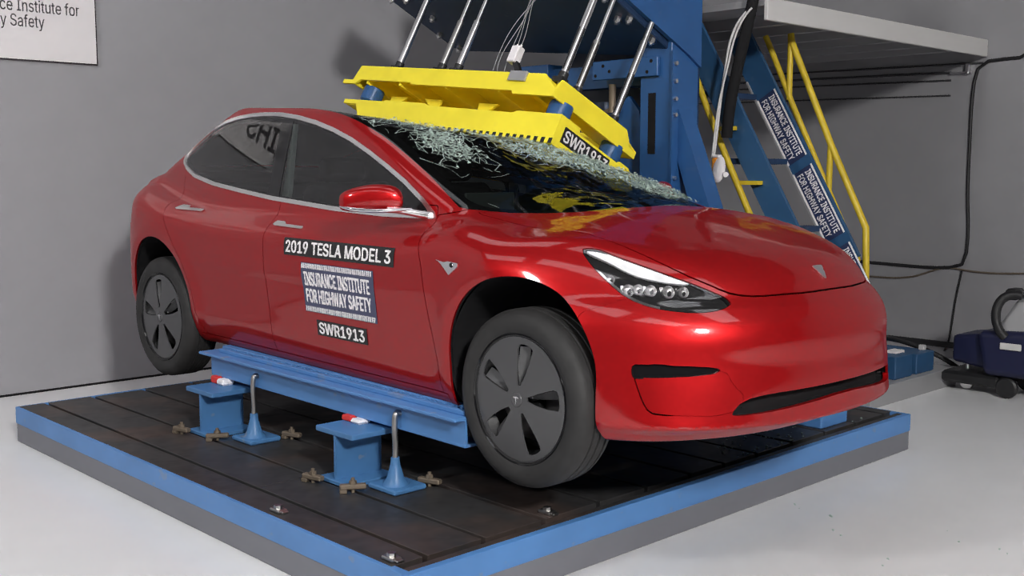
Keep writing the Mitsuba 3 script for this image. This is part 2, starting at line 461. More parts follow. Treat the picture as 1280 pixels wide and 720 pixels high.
def crumple(p, w):
    """the broken windscreen is uneven"""
    k = np.clip((p[:, 0] - .05) / .2, 0, 1) * np.clip((1.30 - p[:, 0]) / .2, 0, 1) * (p[:, 2] > .93) * np.clip((.60 - np.abs(p[:, 1])) / .15, 0, 1)
    d1 = np.exp(-((p[:, 0] - .42) ** 2 + (p[:, 1] + .40) ** 2) / .05); d2 = np.clip((p[:, 1] + .35) / .4, 0, 1)
    amp = k * np.clip(d1 + d2, 0, 1)
    q = p * [7, 7, 0]
    w = w.copy(); w[:, 2] += amp * (.050 * (meshkit.fbm(q, 3, 3) - .55) + .012 * (meshkit.noise(p * [34, 34, 0], 5) - .5))
    return w


BW = crumple(BV, BW)


def vnormals(V, F):
    n = np.zeros_like(V); c = np.cross(V[F[:, 1]] - V[F[:, 0]], V[F[:, 2]] - V[F[:, 0]])
    for k in range(3):
        np.add.at(n, F[:, k], c)
    return n / (np.linalg.norm(n, axis=1, keepdims=True) + 1e-12)


def ripple(p, w):
    """the bonnet is slightly bent by the crush"""
    k = np.clip(-g_hood(np.asarray(p)) / .10, 0, 1)
    q = p * [4.2, 4.2, 0]; w = w.copy()
    w[:, 2] += k * (.0085 * (meshkit.noise(q + 5, 11) - .5) + .0030 * (meshkit.noise(q * 2.3, 12) - .5))
    return w


# --- outlines on the body (metres): side views in x, z; top views in x, y; the front's wrap-round pieces in t = x - |y|, z
DLO = [(-1.53, 1.135), (-1.50, 1.170), (-1.42, 1.215), (-1.325, 1.257), (-1.19, 1.303), (-1.048, 1.334), (-.90, 1.354), (-.766, 1.363), (-.636, 1.365), (-.481, 1.360), (-.298, 1.341), (-.123, 1.312), (.04, 1.274),
       (.193, 1.228), (.342, 1.171), (.483, 1.110), (.615, 1.047), (.743, .972), (.825, .912), (.835, .893), (.817, .888), (.513, .887), (.161, .899), (-.135, .917), (-.383, .932), (-.714, .961), (-1.034, .990), (-1.313, 1.029), (-1.446, 1.068), (-1.515, 1.105)]
RAIL = [(.946, .746), (.867, .738), (.732, .722), (.606, .714), (.42, .708), (.151, .690), (-.003, .680), (-.34, .652), (-.9, .615), (-1.3, .580), (-1.7, .52), (-1.93, .44)]
BASE = [(1.072, .673), (1.247, .486), (1.345, .265), (1.375, 0)]
TOPG = [(x, -y) for x, y in RAIL[::-1]] + [(x, -y) for x, y in BASE] + [(x, y) for x, y in BASE[-2::-1]] + RAIL
HOODS = [(1.0, .738), (1.2, .706), (1.436, .683), (1.646, .650), (1.80, .618), (1.926, .572), (2.017, .508), (2.07, .455), (2.115, .375), (2.148, .27), (2.172, .15), (2.180, 0)]
HOOD = [(x, -y) for x, y in HOODS] + HOODS[-2::-1] + [(x - .0, y) for x, y in BASE] + [(x, -y) for x, y in BASE[-2::-1]]
LAMP = [(.855, .812), (.90, .816), (.958, .812), (1.013, .796), (1.15, .764), (1.305, .728), (1.461, .689), (1.606, .645), (1.555, .622), (1.452, .610), (1.335, .612), (1.201, .624), (1.078, .653), (.99, .703), (.912, .756)]
BAND = [(.872, .811), (.958, .806), (1.116, .779), (1.252, .745), (1.391, .709), (1.386, .702), (1.276, .708), (1.147, .724), (1.074, .744), (1.002, .771), (.889, .803)]
FOG = [(1.098, .432), (1.14, .434), (1.449, .430), (1.545, .420), (1.49, .400), (1.11, .387), (1.10, .395)]
BLADE = [(1.098, .436), (1.55, .424), (1.60, .36), (1.66, .325), (1.61, .262), (1.217, .266), (1.165, .286), (1.118, .375)]
GRILLE = [(0, .336), (.25, .333), (.42, .328), (.51, .312), (.555, .264), (.535, .258), (.42, .262), (.24, .276), (0, .291)]
GRILLE = [(-y, z) for y, z in GRILLE] + [(y, z) for y, z in GRILLE[-2:0:-1]]
AF, AR, RF, RR = (1.418, .345), (-1.455, .345), .364, .358
cq = lambda v, lo, hi: np.maximum(lo - v, v - hi)


def g_arch(A, c, r):
    x, z = A[:, 0], A[:, 2]
    return np.where(z > c[1], np.hypot(x - c[0], z - c[1]) - r, np.abs(x - c[0]) - r)


def g_arches(A):
    return np.maximum(np.minimum(g_arch(A, AF, RF), g_arch(A, AR, RR)), .5 - np.abs(A[:, 1]))


def g_side(A, s): return .02 - s * A[:, 1]
def g_dlo(A, poly=DLO): return np.maximum(sdf(poly, A[:, 0], A[:, 2]), .45 - np.abs(A[:, 1]))
def g_topg(A): return np.maximum(sdf(chaikin(TOPG, 1), A[:, 0], A[:, 1]), .86 - A[:, 2])
def g_hood(A): return np.maximum(sdf(chaikin(HOOD, 1), A[:, 0], A[:, 1]), .60 - A[:, 2])
def g_tz(A, poly): return np.maximum(sdf(chaikin(poly, 1), A[:, 0] - np.abs(A[:, 1]), A[:, 2]), 1.3 - A[:, 0])
def g_grille(A): return np.maximum(sdf(chaikin(GRILLE, 1), A[:, 1], A[:, 2]), 1.9 - A[:, 0])
def g_bottom(A): return A[:, 2] - .152
SEAMF = [(.205, .990), (.338, .976), (.496, .940), (.62, .920), (.719, .905), (.84, .852), (.905, .838), (1.0, .82)]
def seam_front(z): return np.interp(z, [a for a, _ in SEAMF], [b for _, b in SEAMF])
def seam_rear(z): return np.interp(z, [.15, .20, .32, .45, .60, .72, .85, .95, 1.03, 1.2], [-.97, -1.0, -1.045, -1.07, -1.14, -1.24, -1.36, -1.43, -1.46, -1.50])
def g_bumper(A):
    x, a, z = A[:, 0], np.abs(A[:, 1]), A[:, 2]
    return np.maximum(np.interp(z, [.1, .45, .60, .645, .80], [1.60, 1.66, 1.70, 1.80, 2.16]) - x, 0 * x - 1)
def g_front_door(A): return np.maximum.reduce([cq(A[:, 2], .205, .945), -.30 - A[:, 0], A[:, 0] - seam_front(A[:, 2])])
def g_rear_door(A): return np.maximum.reduce([cq(A[:, 2], .205, 1.10), A[:, 0] + .30, seam_rear(A[:, 2]) - A[:, 0]])
def g_rocker(A): return np.maximum(A[:, 2] - .205, cq(A[:, 0], -1.06, 1.02))
def g_fender(A):
    x, z = A[:, 0], A[:, 2]
    return np.maximum.reduce([seam_front(z) - x, z - np.interp(x, [.8, .95, 1.05, 1.7], [.900, .925, .97, .97])])
def g_trunk(A): return np.maximum.reduce([A[:, 0] + 1.96, np.abs(A[:, 1]) - .60, .72 - A[:, 2]])
def g_rbumper(A): return np.maximum(A[:, 0] + 1.93 - .0, A[:, 2] - .70)
def g_tail(A): return np.maximum.reduce([A[:, 0] + 2.02, cq(A[:, 2], .80, .945), .40 - np.abs(A[:, 1])])


BW = ripple(BV, BW)
BN = vnormals(BW, BF)
g0 = grad_f(BV); g0 /= np.linalg.norm(g0, axis=1, keepdims=True)
still = np.abs(BW - nom2w(BV)).max(1) < 1e-5
if (BN[still] * g0[still]).sum(1).mean() < 0:
    BF = BF[:, ::-1]; BN = -BN
BN[still] = g0[still]
BODY = (np.hstack([BV, BW, BN]), BF)



def cut(*gs, M=None, gap=.0022, box_=None):
    M = M or BODY
    if box_ is not None:
        A, F = M; c = A[F[:, 0]]
        k = np.all([(c[:, i] > lo) & (c[:, i] < hi) for i, (lo, hi) in enumerate(box_)], 0)
        F = F[k]; u, inv = np.unique(F, return_inverse=True); M = (A[u], inv.reshape(-1, 3))
    for g in gs:
        M = clip(M, g(M[0]) + gap)
    return M


inv = lambda g: (lambda A: -g(A))
CAR = thing('car', 'red four-door sedan with a shattered windscreen, clamped on blue beams under the yellow platen', 'car')
SKIN = cut(inv(g_bottom), inv(g_arches), inv(lambda A: g_dlo(A)), inv(g_topg), inv(g_grille), gap=0.0)       # everything that is not glass, arch or opening
SKIN = cut(inv(lambda A: g_tz(A, LAMP)), M=SKIN, gap=.0015)
hoodm = cut(g_hood, M=SKIN, gap=.0025)
put_vfn('hood', panel(hoodm), 'mat_red_paint', CAR)
SK2 = cut(inv(g_hood), M=SKIN, gap=.0015)
LOW = cut(lambda A: A[:, 2] - 1.02, M=SK2, gap=0)
bump = cut(g_bumper, inv(lambda A: g_tz(A, FOG)), inv(lambda A: g_tz(A, BLADE) - .0035 * np.clip((1.32 - A[:, 0] + np.abs(A[:, 1])) / .06, 0, 1)), M=LOW, gap=.001)
put_vfn('front_bumper', panel(bump, rim=.022), 'mat_red_paint', CAR)
BLD = cut(g_bumper, lambda A: g_tz(A, BLADE), inv(lambda A: g_tz(A, FOG)), M=LOW, gap=.0)
REST = cut(inv(g_bumper), M=SK2, gap=.001)
for s in (-1, 1):
    sd = lambda A, s=s: g_side(A, s)
    A_, F_ = cut(sd, M=BLD, gap=0)
    t = A_[:, 0] - np.abs(A_[:, 1])
    d = .015 * np.clip(1 - (t - 1.10) / .42, 0, 1) + .001
    A_ = A_.copy(); nn = A_[:, 6:9] / np.linalg.norm(A_[:, 6:9], axis=1, keepdims=True)
    A_[:, 3:6] -= nn * d[:, None]
    A_[:, 6:9] = vnormals(A_[:, 3:6], F_)
    put_vfn('bumper_blade', panel((A_, F_), rim=.01), 'mat_red_paint', CAR)
    fo = cut(sd, lambda A: g_tz(A, FOG), M=cut(box_=((1.6, 2.4), (-1, 1), (.3, .5))), gap=-.004)
    put_vfn('fog_recess', panel(fo, out=-.014, rim=0), 'mat_gloss_black', CAR, label='black slot in the bumper')
    S = cut(sd, M=REST, gap=0)
    SL = cut(lambda A: A[:, 2] - 1.10, M=S, gap=0)
    fend = cut(g_fender, lambda A: A[:, 2] - .95, inv(g_rocker), M=SL); put_vfn('fender', panel(fend), 'mat_red_paint', CAR)
    fd = cut(g_front_door, M=SL); FD = put_vfn('front_door', panel(fd), 'mat_red_paint', CAR)
    rd = cut(g_rear_door, M=SL); RD = put_vfn('rear_door', panel(rd), 'mat_red_paint', CAR)
    ro = cut(g_rocker, M=SL); put_vfn('rocker_panel', panel(ro), 'mat_red_paint', CAR)
    tl = cut(g_tail, M=SL); put_vfn('tail_lamp', panel(tl), 'mat_tail_red', CAR, label='dark red tail lamp')
    fr = cut(inv(g_fender), inv(g_front_door), inv(g_rear_door), inv(g_rocker), inv(g_tail), inv(g_rbumper), inv(g_trunk), M=S, gap=.0015)
    put_vfn('side_frame', panel(fr), 'mat_red_paint', CAR)
    # side glass and its chrome surround
    W = cut(sd, lambda A: g_dlo(A), M=cut(box_=((-1.7, .95), (-1, 1), (.8, 1.5))), gap=0)
    inner = lambda A: g_dlo(A) + np.where(A[:, 2] < np.interp(A[:, 0], [-1.5, -.3, .8], [1.10, .99, .93]), .020, .019)
    put_vfn('window_surround', panel(cut(inv(inner), M=W, gap=0), out=.004, rim=.012), 'mat_satin_chrome', CAR, label='bright chrome window surround')
    G = cut(inner, M=W, gap=0)
    sail = lambda A: np.interp(A[:, 2], [.85, 1.2], [.60, .60]) - A[:, 0]
    put_vfn('door_glass', panel(cut(lambda A: -.33 - A[:, 0], inv(sail), M=G, gap=0), out=-.004, rim=0), 'glass_window', FD)
    put_vfn('door_glass', panel(cut(lambda A: A[:, 0] + .435, lambda A: -9 - A[:, 0], M=G, gap=0), out=-.004, rim=0), 'glass_window', RD)
    put_vfn('window_pillar', panel(cut(lambda A: cq(A[:, 0], -.435, -.33), M=G, gap=0), out=-.002, rim=.01), 'mat_gloss_black', CAR, label='gloss black pillar between the side windows')
    put_vfn('mirror_sail', panel(cut(sail, M=G, gap=0), out=-.002, rim=.01), 'mat_gloss_black', FD, label='black triangle at the mirror')
    # headlamp
    L = cut(sd, lambda A: g_tz(A, LAMP), M=cut(box_=((1.4, 2.3), (-1, 1), (.5, .9))), gap=.001)
    HL = numbered(CAR + '__headlamp')
    put_vfn('headlamp', panel(L, out=-.034, rim=-.030), 'mat_gloss_black', CAR, label='slanted headlamp with a white light band')
    put_vfn('lens', panel(L, out=-.001, rim=.004), 'glass_lens', HL)
    put_vfn('light_band', panel(cut(lambda A: g_tz(A, BAND), M=L, gap=0), out=-.006, rim=.012), 'mat_lamp_white', HL, label='white light band')
    ring = cut(lambda A: np.maximum(-(sdf(chaikin(LAMP, 1), A[:, 0] - np.abs(A[:, 1]), A[:, 2]) + .012), A[:, 2] - (.76 - .30 * (A[:, 0] - np.abs(A[:, 1]) - .9))), lambda A: A[:, 0] - np.abs(A[:, 1]) - 1.24, M=L, gap=0)
    put_vfn('lens_trim', panel(ring, out=-.010, rim=.006), 'mat_chrome', HL, label='chrome edge')
    Lm = cut(lambda A: g_tz(A, LAMP), M=cut(sd, M=cut(box_=((1.4, 2.3), (-1, 1), (.5, .9))), gap=0), gap=0)
    At = Lm[0]; tt = At[:, 0] - np.abs(At[:, 1])
    for (mt, mz, r) in ((.985, .722, .017), (1.075, .684, .023), (1.130, .687, .020), (1.190, .684, .022), (1.275, .684, .024), (1.358, .678, .021)):
        k = np.argmin((tt - mt) ** 2 + (At[:, 2] - mz) ** 2); c = At[k, 3:6]; nn = At[k, 6:9] / np.linalg.norm(At[k, 6:9])
        z = nn + np.array([.5, 0, 0]); z /= np.linalg.norm(z); x = np.cross([0, 0, 1], z); x /= np.linalg.norm(x)
        M_ = frame(c - nn * .036, x, np.cross(z, x), z)
        put('reflector', [moved(box(-r, r, -r, r, 0, .006, .002), M_), lathe([(0, .012), (r * .55, .014), (r * .8, .024), (r * .95, .026), (r * .95, .004)], 14, M_)], 'mat_satin_chrome', HL, smooth=40)

# roof, windscreen
TG = cut(g_topg, M=cut(box_=((-2.2, 1.6), (-1, 1), (.8, 1.6))), gap=0)
SCR = cut(lambda A: .10 - A[:, 0], M=TG, gap=.001)
WS = put_vfn('windscreen', panel(SCR, out=-.001, rim=.006), 'glass_screen', CAR, label='shattered and buckled windscreen')
edge = cut(lambda A: -(sdf(chaikin(TOPG, 1), A[:, 0], A[:, 1]) + .055), M=SCR, gap=0)
put_vfn('black_edge', panel(edge, out=-.006, rim=0), 'mat_gloss_black', WS, label='black printed glass edge')
put_vfn('roof_glass', panel(cut(lambda A: cq(A[:, 0], -.60, .10), M=TG, gap=.001), out=-.001), 'mat_gloss_black', CAR, label='black glass roof')
put_vfn('rear_glass', panel(cut(lambda A: A[:, 0] + .60, M=TG, gap=.001), out=-.001), 'mat_gloss_black', CAR, label='dark rear window')
tr = cut(g_trunk, inv(g_rbumper), M=REST); put_vfn('trunk_lid', panel(tr), 'mat_red_paint', CAR)
rb = cut(g_rbumper, M=REST); put_vfn('rear_bumper', panel(rb), 'mat_red_paint', CAR)
put_vfn('underbody', panel(cut(g_bottom, inv(g_arches), gap=0), rim=0), 'mat_matte_black', CAR, label='black underbody')
# dark inner skin behind the gaps
SH = cut(inv(g_arches), inv(lambda A: g_dlo(A) + .03), inv(lambda A: g_topg(A) + .04), lambda A: -g_grille(A) + .0, M=BODY, gap=0)
put_vfn('inner_shell', panel(SH, out=-.024, rim=0), 'mat_matte_black', CAR, label='dark inner body shell')
gm = cut(g_grille, M=cut(box_=((1.8, 2.4), (-.7, .7), (.2, .4))), gap=-.006)
GR = put_vfn('lower_grille', panel(gm, out=-.05, rim=-.048), 'mat_matte_black', CAR, label='black lower air intake')
for zz in (.283, .298, .313):
    sl = cut(lambda A: cq(A[:, 2], zz - .002, zz + .002), M=gm, gap=0)
    put_vfn('slat', panel(sl, out=-.030, rim=.012), 'mat_black', GR)

# surface points on the near side, for what is stuck to it
def on_side(x, z, off=0.0, s=-1):
    lo, hi = np.full(x.shape, .3), np.full(x.shape, 1.1)
    for _ in range(34):
        m = (lo + hi) / 2; ins = car_f(x, m, z) < 0
        lo, hi = np.where(ins, m, lo), np.where(ins, hi, m)
    p = np.stack([x, s * lo, z], 1); g = grad_f(p); g /= np.linalg.norm(g, axis=1, keepdims=True)
    return nom2w(p + off * g)


def stick(m, x0, z0, off, dz=0.0):
    """a flat mesh (x along the car, y up, z outward) laid on the near side"""
    return trimesh.Trimesh(_stick(np.array(m.vertices), x0, z0, off, dz), m.faces, process=False)


def _stick(v, x0, z0, off, dz):
    a = on_side(x0 + v[:, 0], z0 + v[:, 1] + dz * v[:, 0], off); b = on_side(x0 + v[:, 0], z0 + v[:, 1] + dz * v[:, 0], off + .01)
    return a + (b - a) / .01 * v[:, 2:3]


def plate(w, h, d, n=16, poly=None):
    m = box(0, w, 0, h, 0, d) if poly is None else prism(poly, d)
    return m.subdivide_to_size(max(w, h) / n)


FDN, RDN = CAR + '__front_door', CAR + '__rear_door'
k = put('caption_sticker', stick(plate(.838, .078, .0015), -.108, .692, .0012), 'mat_black', FDN, label='black caption strip with white year and model lettering')
put('lettering', stick(text('2019 TESLA MODEL 3', .056, .80), -.09, .704, .0030), 'mat_white', FDN)
k = put('institute_sticker', stick(plate(.552, .226, .0015), .033, .440, .0012), 'mat_sticker_slate', FDN, label='navy sticker with white institute lettering')
put('lettering', stick(text('INSURANCE INSTITUTE', .064, .50), .055, .562, .0030), 'mat_white', FDN)
put('lettering', stick(text('FOR HIGHWAY SAFETY', .064, .50), .055, .484, .0030), 'mat_white', FDN)
for zz in (.443, .640):
    st = [prism([(x, 0), (x + .0075, 0), (x + .0125, .023), (x + .005, .023)], .0012) for x in np.arange(.0, .535, .0142)]
    put('hatching', stick(trimesh.util.concatenate(st), .037, zz, .0030), 'mat_white', FDN, kind='stuff')
k = put('code_sticker', stick(plate(.385, .070, .0015), .113, .337, .0012), 'mat_black', FDN, label='black strip with the white test code')
put('lettering', stick(text('SWR1913', .054, .35), .130, .345, .0030), 'mat_white', FDN)
# flush door handles, side badge
for par, x0, x1, z in ((FDN, -.272, -.01, .826), (RDN, -1.285, -1.03, .868)):
    hd = [(0, .006), (.02, .000), (.255, -.005), (.262, .000), (.258, .006), (.105, .010), (.085, .020), (.015, .022)]
    put('door_handle', stick(plate(.262, .03, .003, 10, hd), x0, z - .010, .0015), 'mat_satin_chrome', par, smooth=30, label='flush chrome door handle')
bd = put('side_badge', stick(plate(.14, .06, .004, 8, [(0, .052), (.05, .045), (.075, .050), (.135, .046), (.138, .034), (.085, -.002), (.045, .030), (.02, .046)]), 1.0, .691, .001), 'mat_chrome', CAR + '__fender', label='small chrome wedge badge')
put('badge_eye', stick(lathe([(0, .003), (.008, .003), (.010, 0)], 14), 1.10, .728, .006), 'mat_gloss_black', bd)

# nose emblem
q = np.array([[2.128, 0, .71]]); 
for _ in range(6):
    gq = grad_f(q); q = q - gq * car_f(*q.T)[:, None] / (gq * gq).sum()
gq = gq[0] / np.linalg.norm(gq[0]); ey = np.array([0, 1.0, 0]); ex = np.cross(ey, gq)
put('emblem', prism([(-.034, -.030), (-.024, -.030), (-.012, -.021), (-.004, -.021), (.026, -.003), (.026, .003), (-.004, .021), (-.012, .021), (-.024, .030), (-.034, .030), (-.036, 0)][::-1], .004, frame(nom2w(q)[0], -ex, ey, gq) @ np.diag([-1, 1, 1, 1])), 'mat_chrome', CAR + '__hood', label='small chrome emblem')

# door mirrors
def mirror(s):
    pts = []
    for (u, rx, rz, cz) in ((0, .040, .046, 1.051), (.25, .058, .060, 1.060), (.6, .060, .058, 1.058), (.9, .044, .044, 1.049), (1.0, .026, .030, 1.042)):
        cx, cy = .700 - .16 * u, .845 + .205 * u
        for a in np.linspace(0, 2 * np.pi, 18, endpoint=False):
            ca, sa = np.cos(a), np.sin(a)
            pts.append([cx + rx * np.sign(ca) * abs(ca) ** .8 * (1.0 if ca > 0 else .7), s * (cy + .035 * max(ca, 0) * (1 - u)), cz + .35 + rz * np.sign(sa) * abs(sa) ** .75])
    hull = trimesh.convex.convex_hull(np.array(pts))
    m = hull.subdivide_loop(2) if hasattr(hull, 'subdivide_loop') else hull
    M = numbered(CAR + '__door_mirror')
    put('door_mirror', m, 'mat_red_paint', CAR, smooth=True, label='red door mirror with a chrome lower edge')
    lowz = 1.012 + .35
    strip = [[.755, s * .845, lowz + .001], [.730, s * .90, lowz], [.690, s * .97, lowz - .002], [.625, s * 1.035, lowz + .003], [.555, s * 1.062, lowz + .014]]
    put('chrome_strip', tube(curve(strip, 24), np.r_[np.full(20, .0085), .007, .006, .004, .002], 10), 'mat_chrome', M, smooth=40)
    arm = curve([[.800, s * .795, .990 + .35], [.775, s * .820, .996 + .35], [.735, s * .870, 1.008 + .35], [.70, s * .93, 1.014 + .35]], 14)
    a = tube(arm, np.linspace(.017, .013, 14), 12); 
    put('mirror_arm', a, 'mat_satin_chrome', M, smooth=40)
    put('mirror_glass', lathe([(0, 0), (.042, 0), (.045, -.004)], 24, frame([.592, s * .95, 1.405], [0, 1, 0], [0, 0, 1], [-1.0, 0, 0])), 'mat_chrome', M)


mirror(-1); mirror(1)

# broken glass web on the windscreen: real cracks, thin strips lying on the buckled glass
A_, F_ = SCR
pick = A_[:, 0] < 1.1
zf = LinearNDInterpolator(A_[pick, :2], A_[pick, 3:9])
def density(p):
    x, y = p[:, 0], p[:, 1]
    zz = np.exp(-(((x - .50) / .21) ** 2 + ((y + .47) / .16) ** 2)) * 1.0
    line = np.interp(y, [-.6, -.3, -.13, .04, .29, .45], [.24, .38, .60, .70, .78, .92])
    zz = np.maximum(zz, np.exp(-((x - line) / .13) ** 2) * np.interp(y, [-.62, -.5, -.1, .6], [.4, .7, .95, 1.0]))
    zz = np.maximum(zz, np.where(y > .0, np.clip((line + .02 - x) / .1, 0, 1), 0) * .9)
    return np.maximum(zz, .02)
cand = np.stack([RNG.uniform(.10, 1.1, 60000), RNG.uniform(-.72, .72, 60000)], 1)
cand = cand[RNG.random(len(cand)) < density(cand) ** 1.3 * .16]
tri = Delaunay(cand)
E = np.unique(np.sort(np.vstack([tri.simplices[:, [0, 1]], tri.simplices[:, [1, 2]], tri.simplices[:, [2, 0]]]), 1), axis=0)
ln = np.linalg.norm(cand[E[:, 0]] - cand[E[:, 1]], axis=1)
den = density((cand[E[:, 0]] + cand[E[:, 1]]) / 2)
E = E[(ln < .11) & (RNG.random(len(E)) < np.clip(den * 1.1, .25, .9))]
V, F = [], []
nf_ = 0
SHp, SHf, ns_ = [], [], 0
for a, b in E:
    p, q = cand[a], cand[b]; d = q - p; L_ = np.linalg.norm(d); d = d / L_; w = np.array([-d[1], d[0]])
    n_ = 3; wd = RNG.uniform(.0004, .0016) * (.6 + .8 * density(((p + q) / 2)[None])[0])
    ss = np.linspace(-.05, 1.05, n_); mid = p + ss[:, None] * (q - p) + w * RNG.normal(0, .05 * L_, n_)[:, None]
    s2 = zf(np.vstack([mid - w * wd, mid + w * wd]))
    if np.isnan(s2).any():
        continue
    P3 = s2[:, :3] + s2[:, 3:] * (.004 + RNG.uniform(0, .004))
    V.append(P3)
    for i in range(n_ - 1):
        F += [[nf_ + i, nf_ + i + 1, nf_ + n_ + i], [nf_ + i + 1, nf_ + n_ + i + 1, nf_ + n_ + i]]
    nf_ += 2 * n_
put('crack_web', trimesh.Trimesh(np.vstack(V), F, process=False), 'mat_crack', WS, label='web of pale greenish cracks', kind='stuff')
V, F, nf_ = [], [], 0
for c in cand[::2]:
    if RNG.random() > density(c[None])[0]:
        continue
    r = RNG.uniform(.003, .010); a0 = RNG.uniform(0, 6.28); g_ = a0 + np.array([0, RNG.uniform(1.4, 2.4), RNG.uniform(3.4, 4.6)])
    s2 = zf(c + r * np.stack([np.cos(g_), np.sin(g_)], 1) * [1, 1])
    if np.isnan(s2).any():
        continue
    V.append(s2[:, :3] + s2[:, 3:] * (.005 + RNG.uniform(0, .014, (3, 1)))); F.append([nf_, nf_ + 1, nf_ + 2]); nf_ += 3
put('glass_shards', trimesh.Trimesh(np.vstack(V), F, process=False), 'mat_crumb', WS, label='loose pale glass shards', kind='stuff')
# cabin
def at(m): m = m.copy(); m.vertices = nom2w(m.vertices); return m
put('cabin_floor', at(box(-1.3, .95, -.76, .76, .30, .34)), 'mat_matte_black', CAR)
dash = [(.56, .62), (.60, .78), (.66, .87), (.80, .905), (1.02, .885), (1.02, .55), (.62, .55)]
put('dashboard', at(prism(dash, 1.42, frame([0, .71, 0], [1, 0, 0], [0, 0, 1], [0, -1, 0]))), 'mat_seat', CAR, smooth=30)
put('dash_panel', at(box(.86, .875, -.66, -.38, .90, .995, .004)), 'mat_dash_grey', CAR, label='dull grey flat panel on the dashboard')
put('steering_wheel', at(moved(trimesh.creation.torus(.18, .014, 40, 12), frame([.47, .36, .84], [0, 1, 0], [.35, 0, .94], [.94, 0, -.35]))), 'mat_seat', CAR, smooth=True)
def soft(x0, x1, y0, y1, z0, z1, r):
    return trimesh.convex.convex_hull(np.vstack([trimesh.creation.icosphere(2, r).vertices + [x, y, z] for x in (x0 + r, x1 - r) for y in (y0 + r, y1 - r) for z in (z0 + r, z1 - r)]))
def lean(m, x, z, a): m = m.copy(); m.apply_transform(trimesh.transformations.rotation_matrix(a, [0, 1, 0], [x, 0, z])); return m
for s in (-1, 1):
    seat = numbered(CAR + '__front_seat')
    put('front_seat', at(soft(-.30, .22, s * .37 - .25, s * .37 + .25, .42, .58, .06)), 'mat_seat', CAR, smooth=True)
    put('seat_back', at(lean(soft(-.36, -.22, s * .37 - .24, s * .37 + .24, .52, 1.02, .06), -.29, .52, -.24)), 'mat_seat', seat, smooth=True)
    put('head_restraint', at(lean(soft(-.34, -.24, s * .37 - .13, s * .37 + .13, 1.03, 1.16, .045), -.29, .52, -.24)), 'mat_seat', seat, smooth=True)
    # light inner pillar trim with the belt
    put('inner_pillar', at(trimesh.convex.convex_hull(np.array([[x, s * y, z] for x, y, z in ((-.36, .795, .80), (-.30, .795, .80), (-.36, .770, .80), (-.30, .770, .80), (-.345, .72, 1.30), (-.315, .72, 1.30), (-.345, .70, 1.30), (-.315, .70, 1.30))]))), 'mat_trim_grey', CAR, label='pale inner door pillar')
rs = put('rear_seat', at(soft(-1.15, -.68, -.66, .66, .42, .58, .06)), 'mat_seat', CAR, smooth=True)
put('seat_back', at(lean(soft(-1.30, -1.14, -.66, .66, .50, 1.02, .06), -1.22, .5, -.35)), 'mat_seat', rs, smooth=True)

# wheel wells and wheels
for (c, r) in ((AF, RF + .012), (AR, RR + .012)):
    for s in (-1, 1):
        g_ = np.linspace(-.55, np.pi + .55, 40); V, F = [], []
        for yy in (.885 if c is AF else .895, .50):
            V.append(np.stack([c[0] + r * np.cos(g_), np.full(40, s * yy), c[1] + r * np.sin(g_)], 1))
        V.append(np.array([[c[0], s * .50, c[1]]]))
        for i in range(39):
            F += [[i, i + 1, 41 + i], [i, 41 + i, 40 + i], [40 + i, 41 + i, 80]]
        V = np.vstack(V)
        inb = car_f(V[:, 0], V[:, 1] * 1.0, V[:, 2])
        V[:, 1] = np.where(inb > -.012, np.sign(V[:, 1]) * (np.abs(V[:, 1]) - np.clip(inb + .014, 0, .2)), V[:, 1])
        put('wheel_liner', trimesh.Trimesh(nom2w(V), F, process=False), 'mat_matte_black', CAR, label='black wheel arch liner')


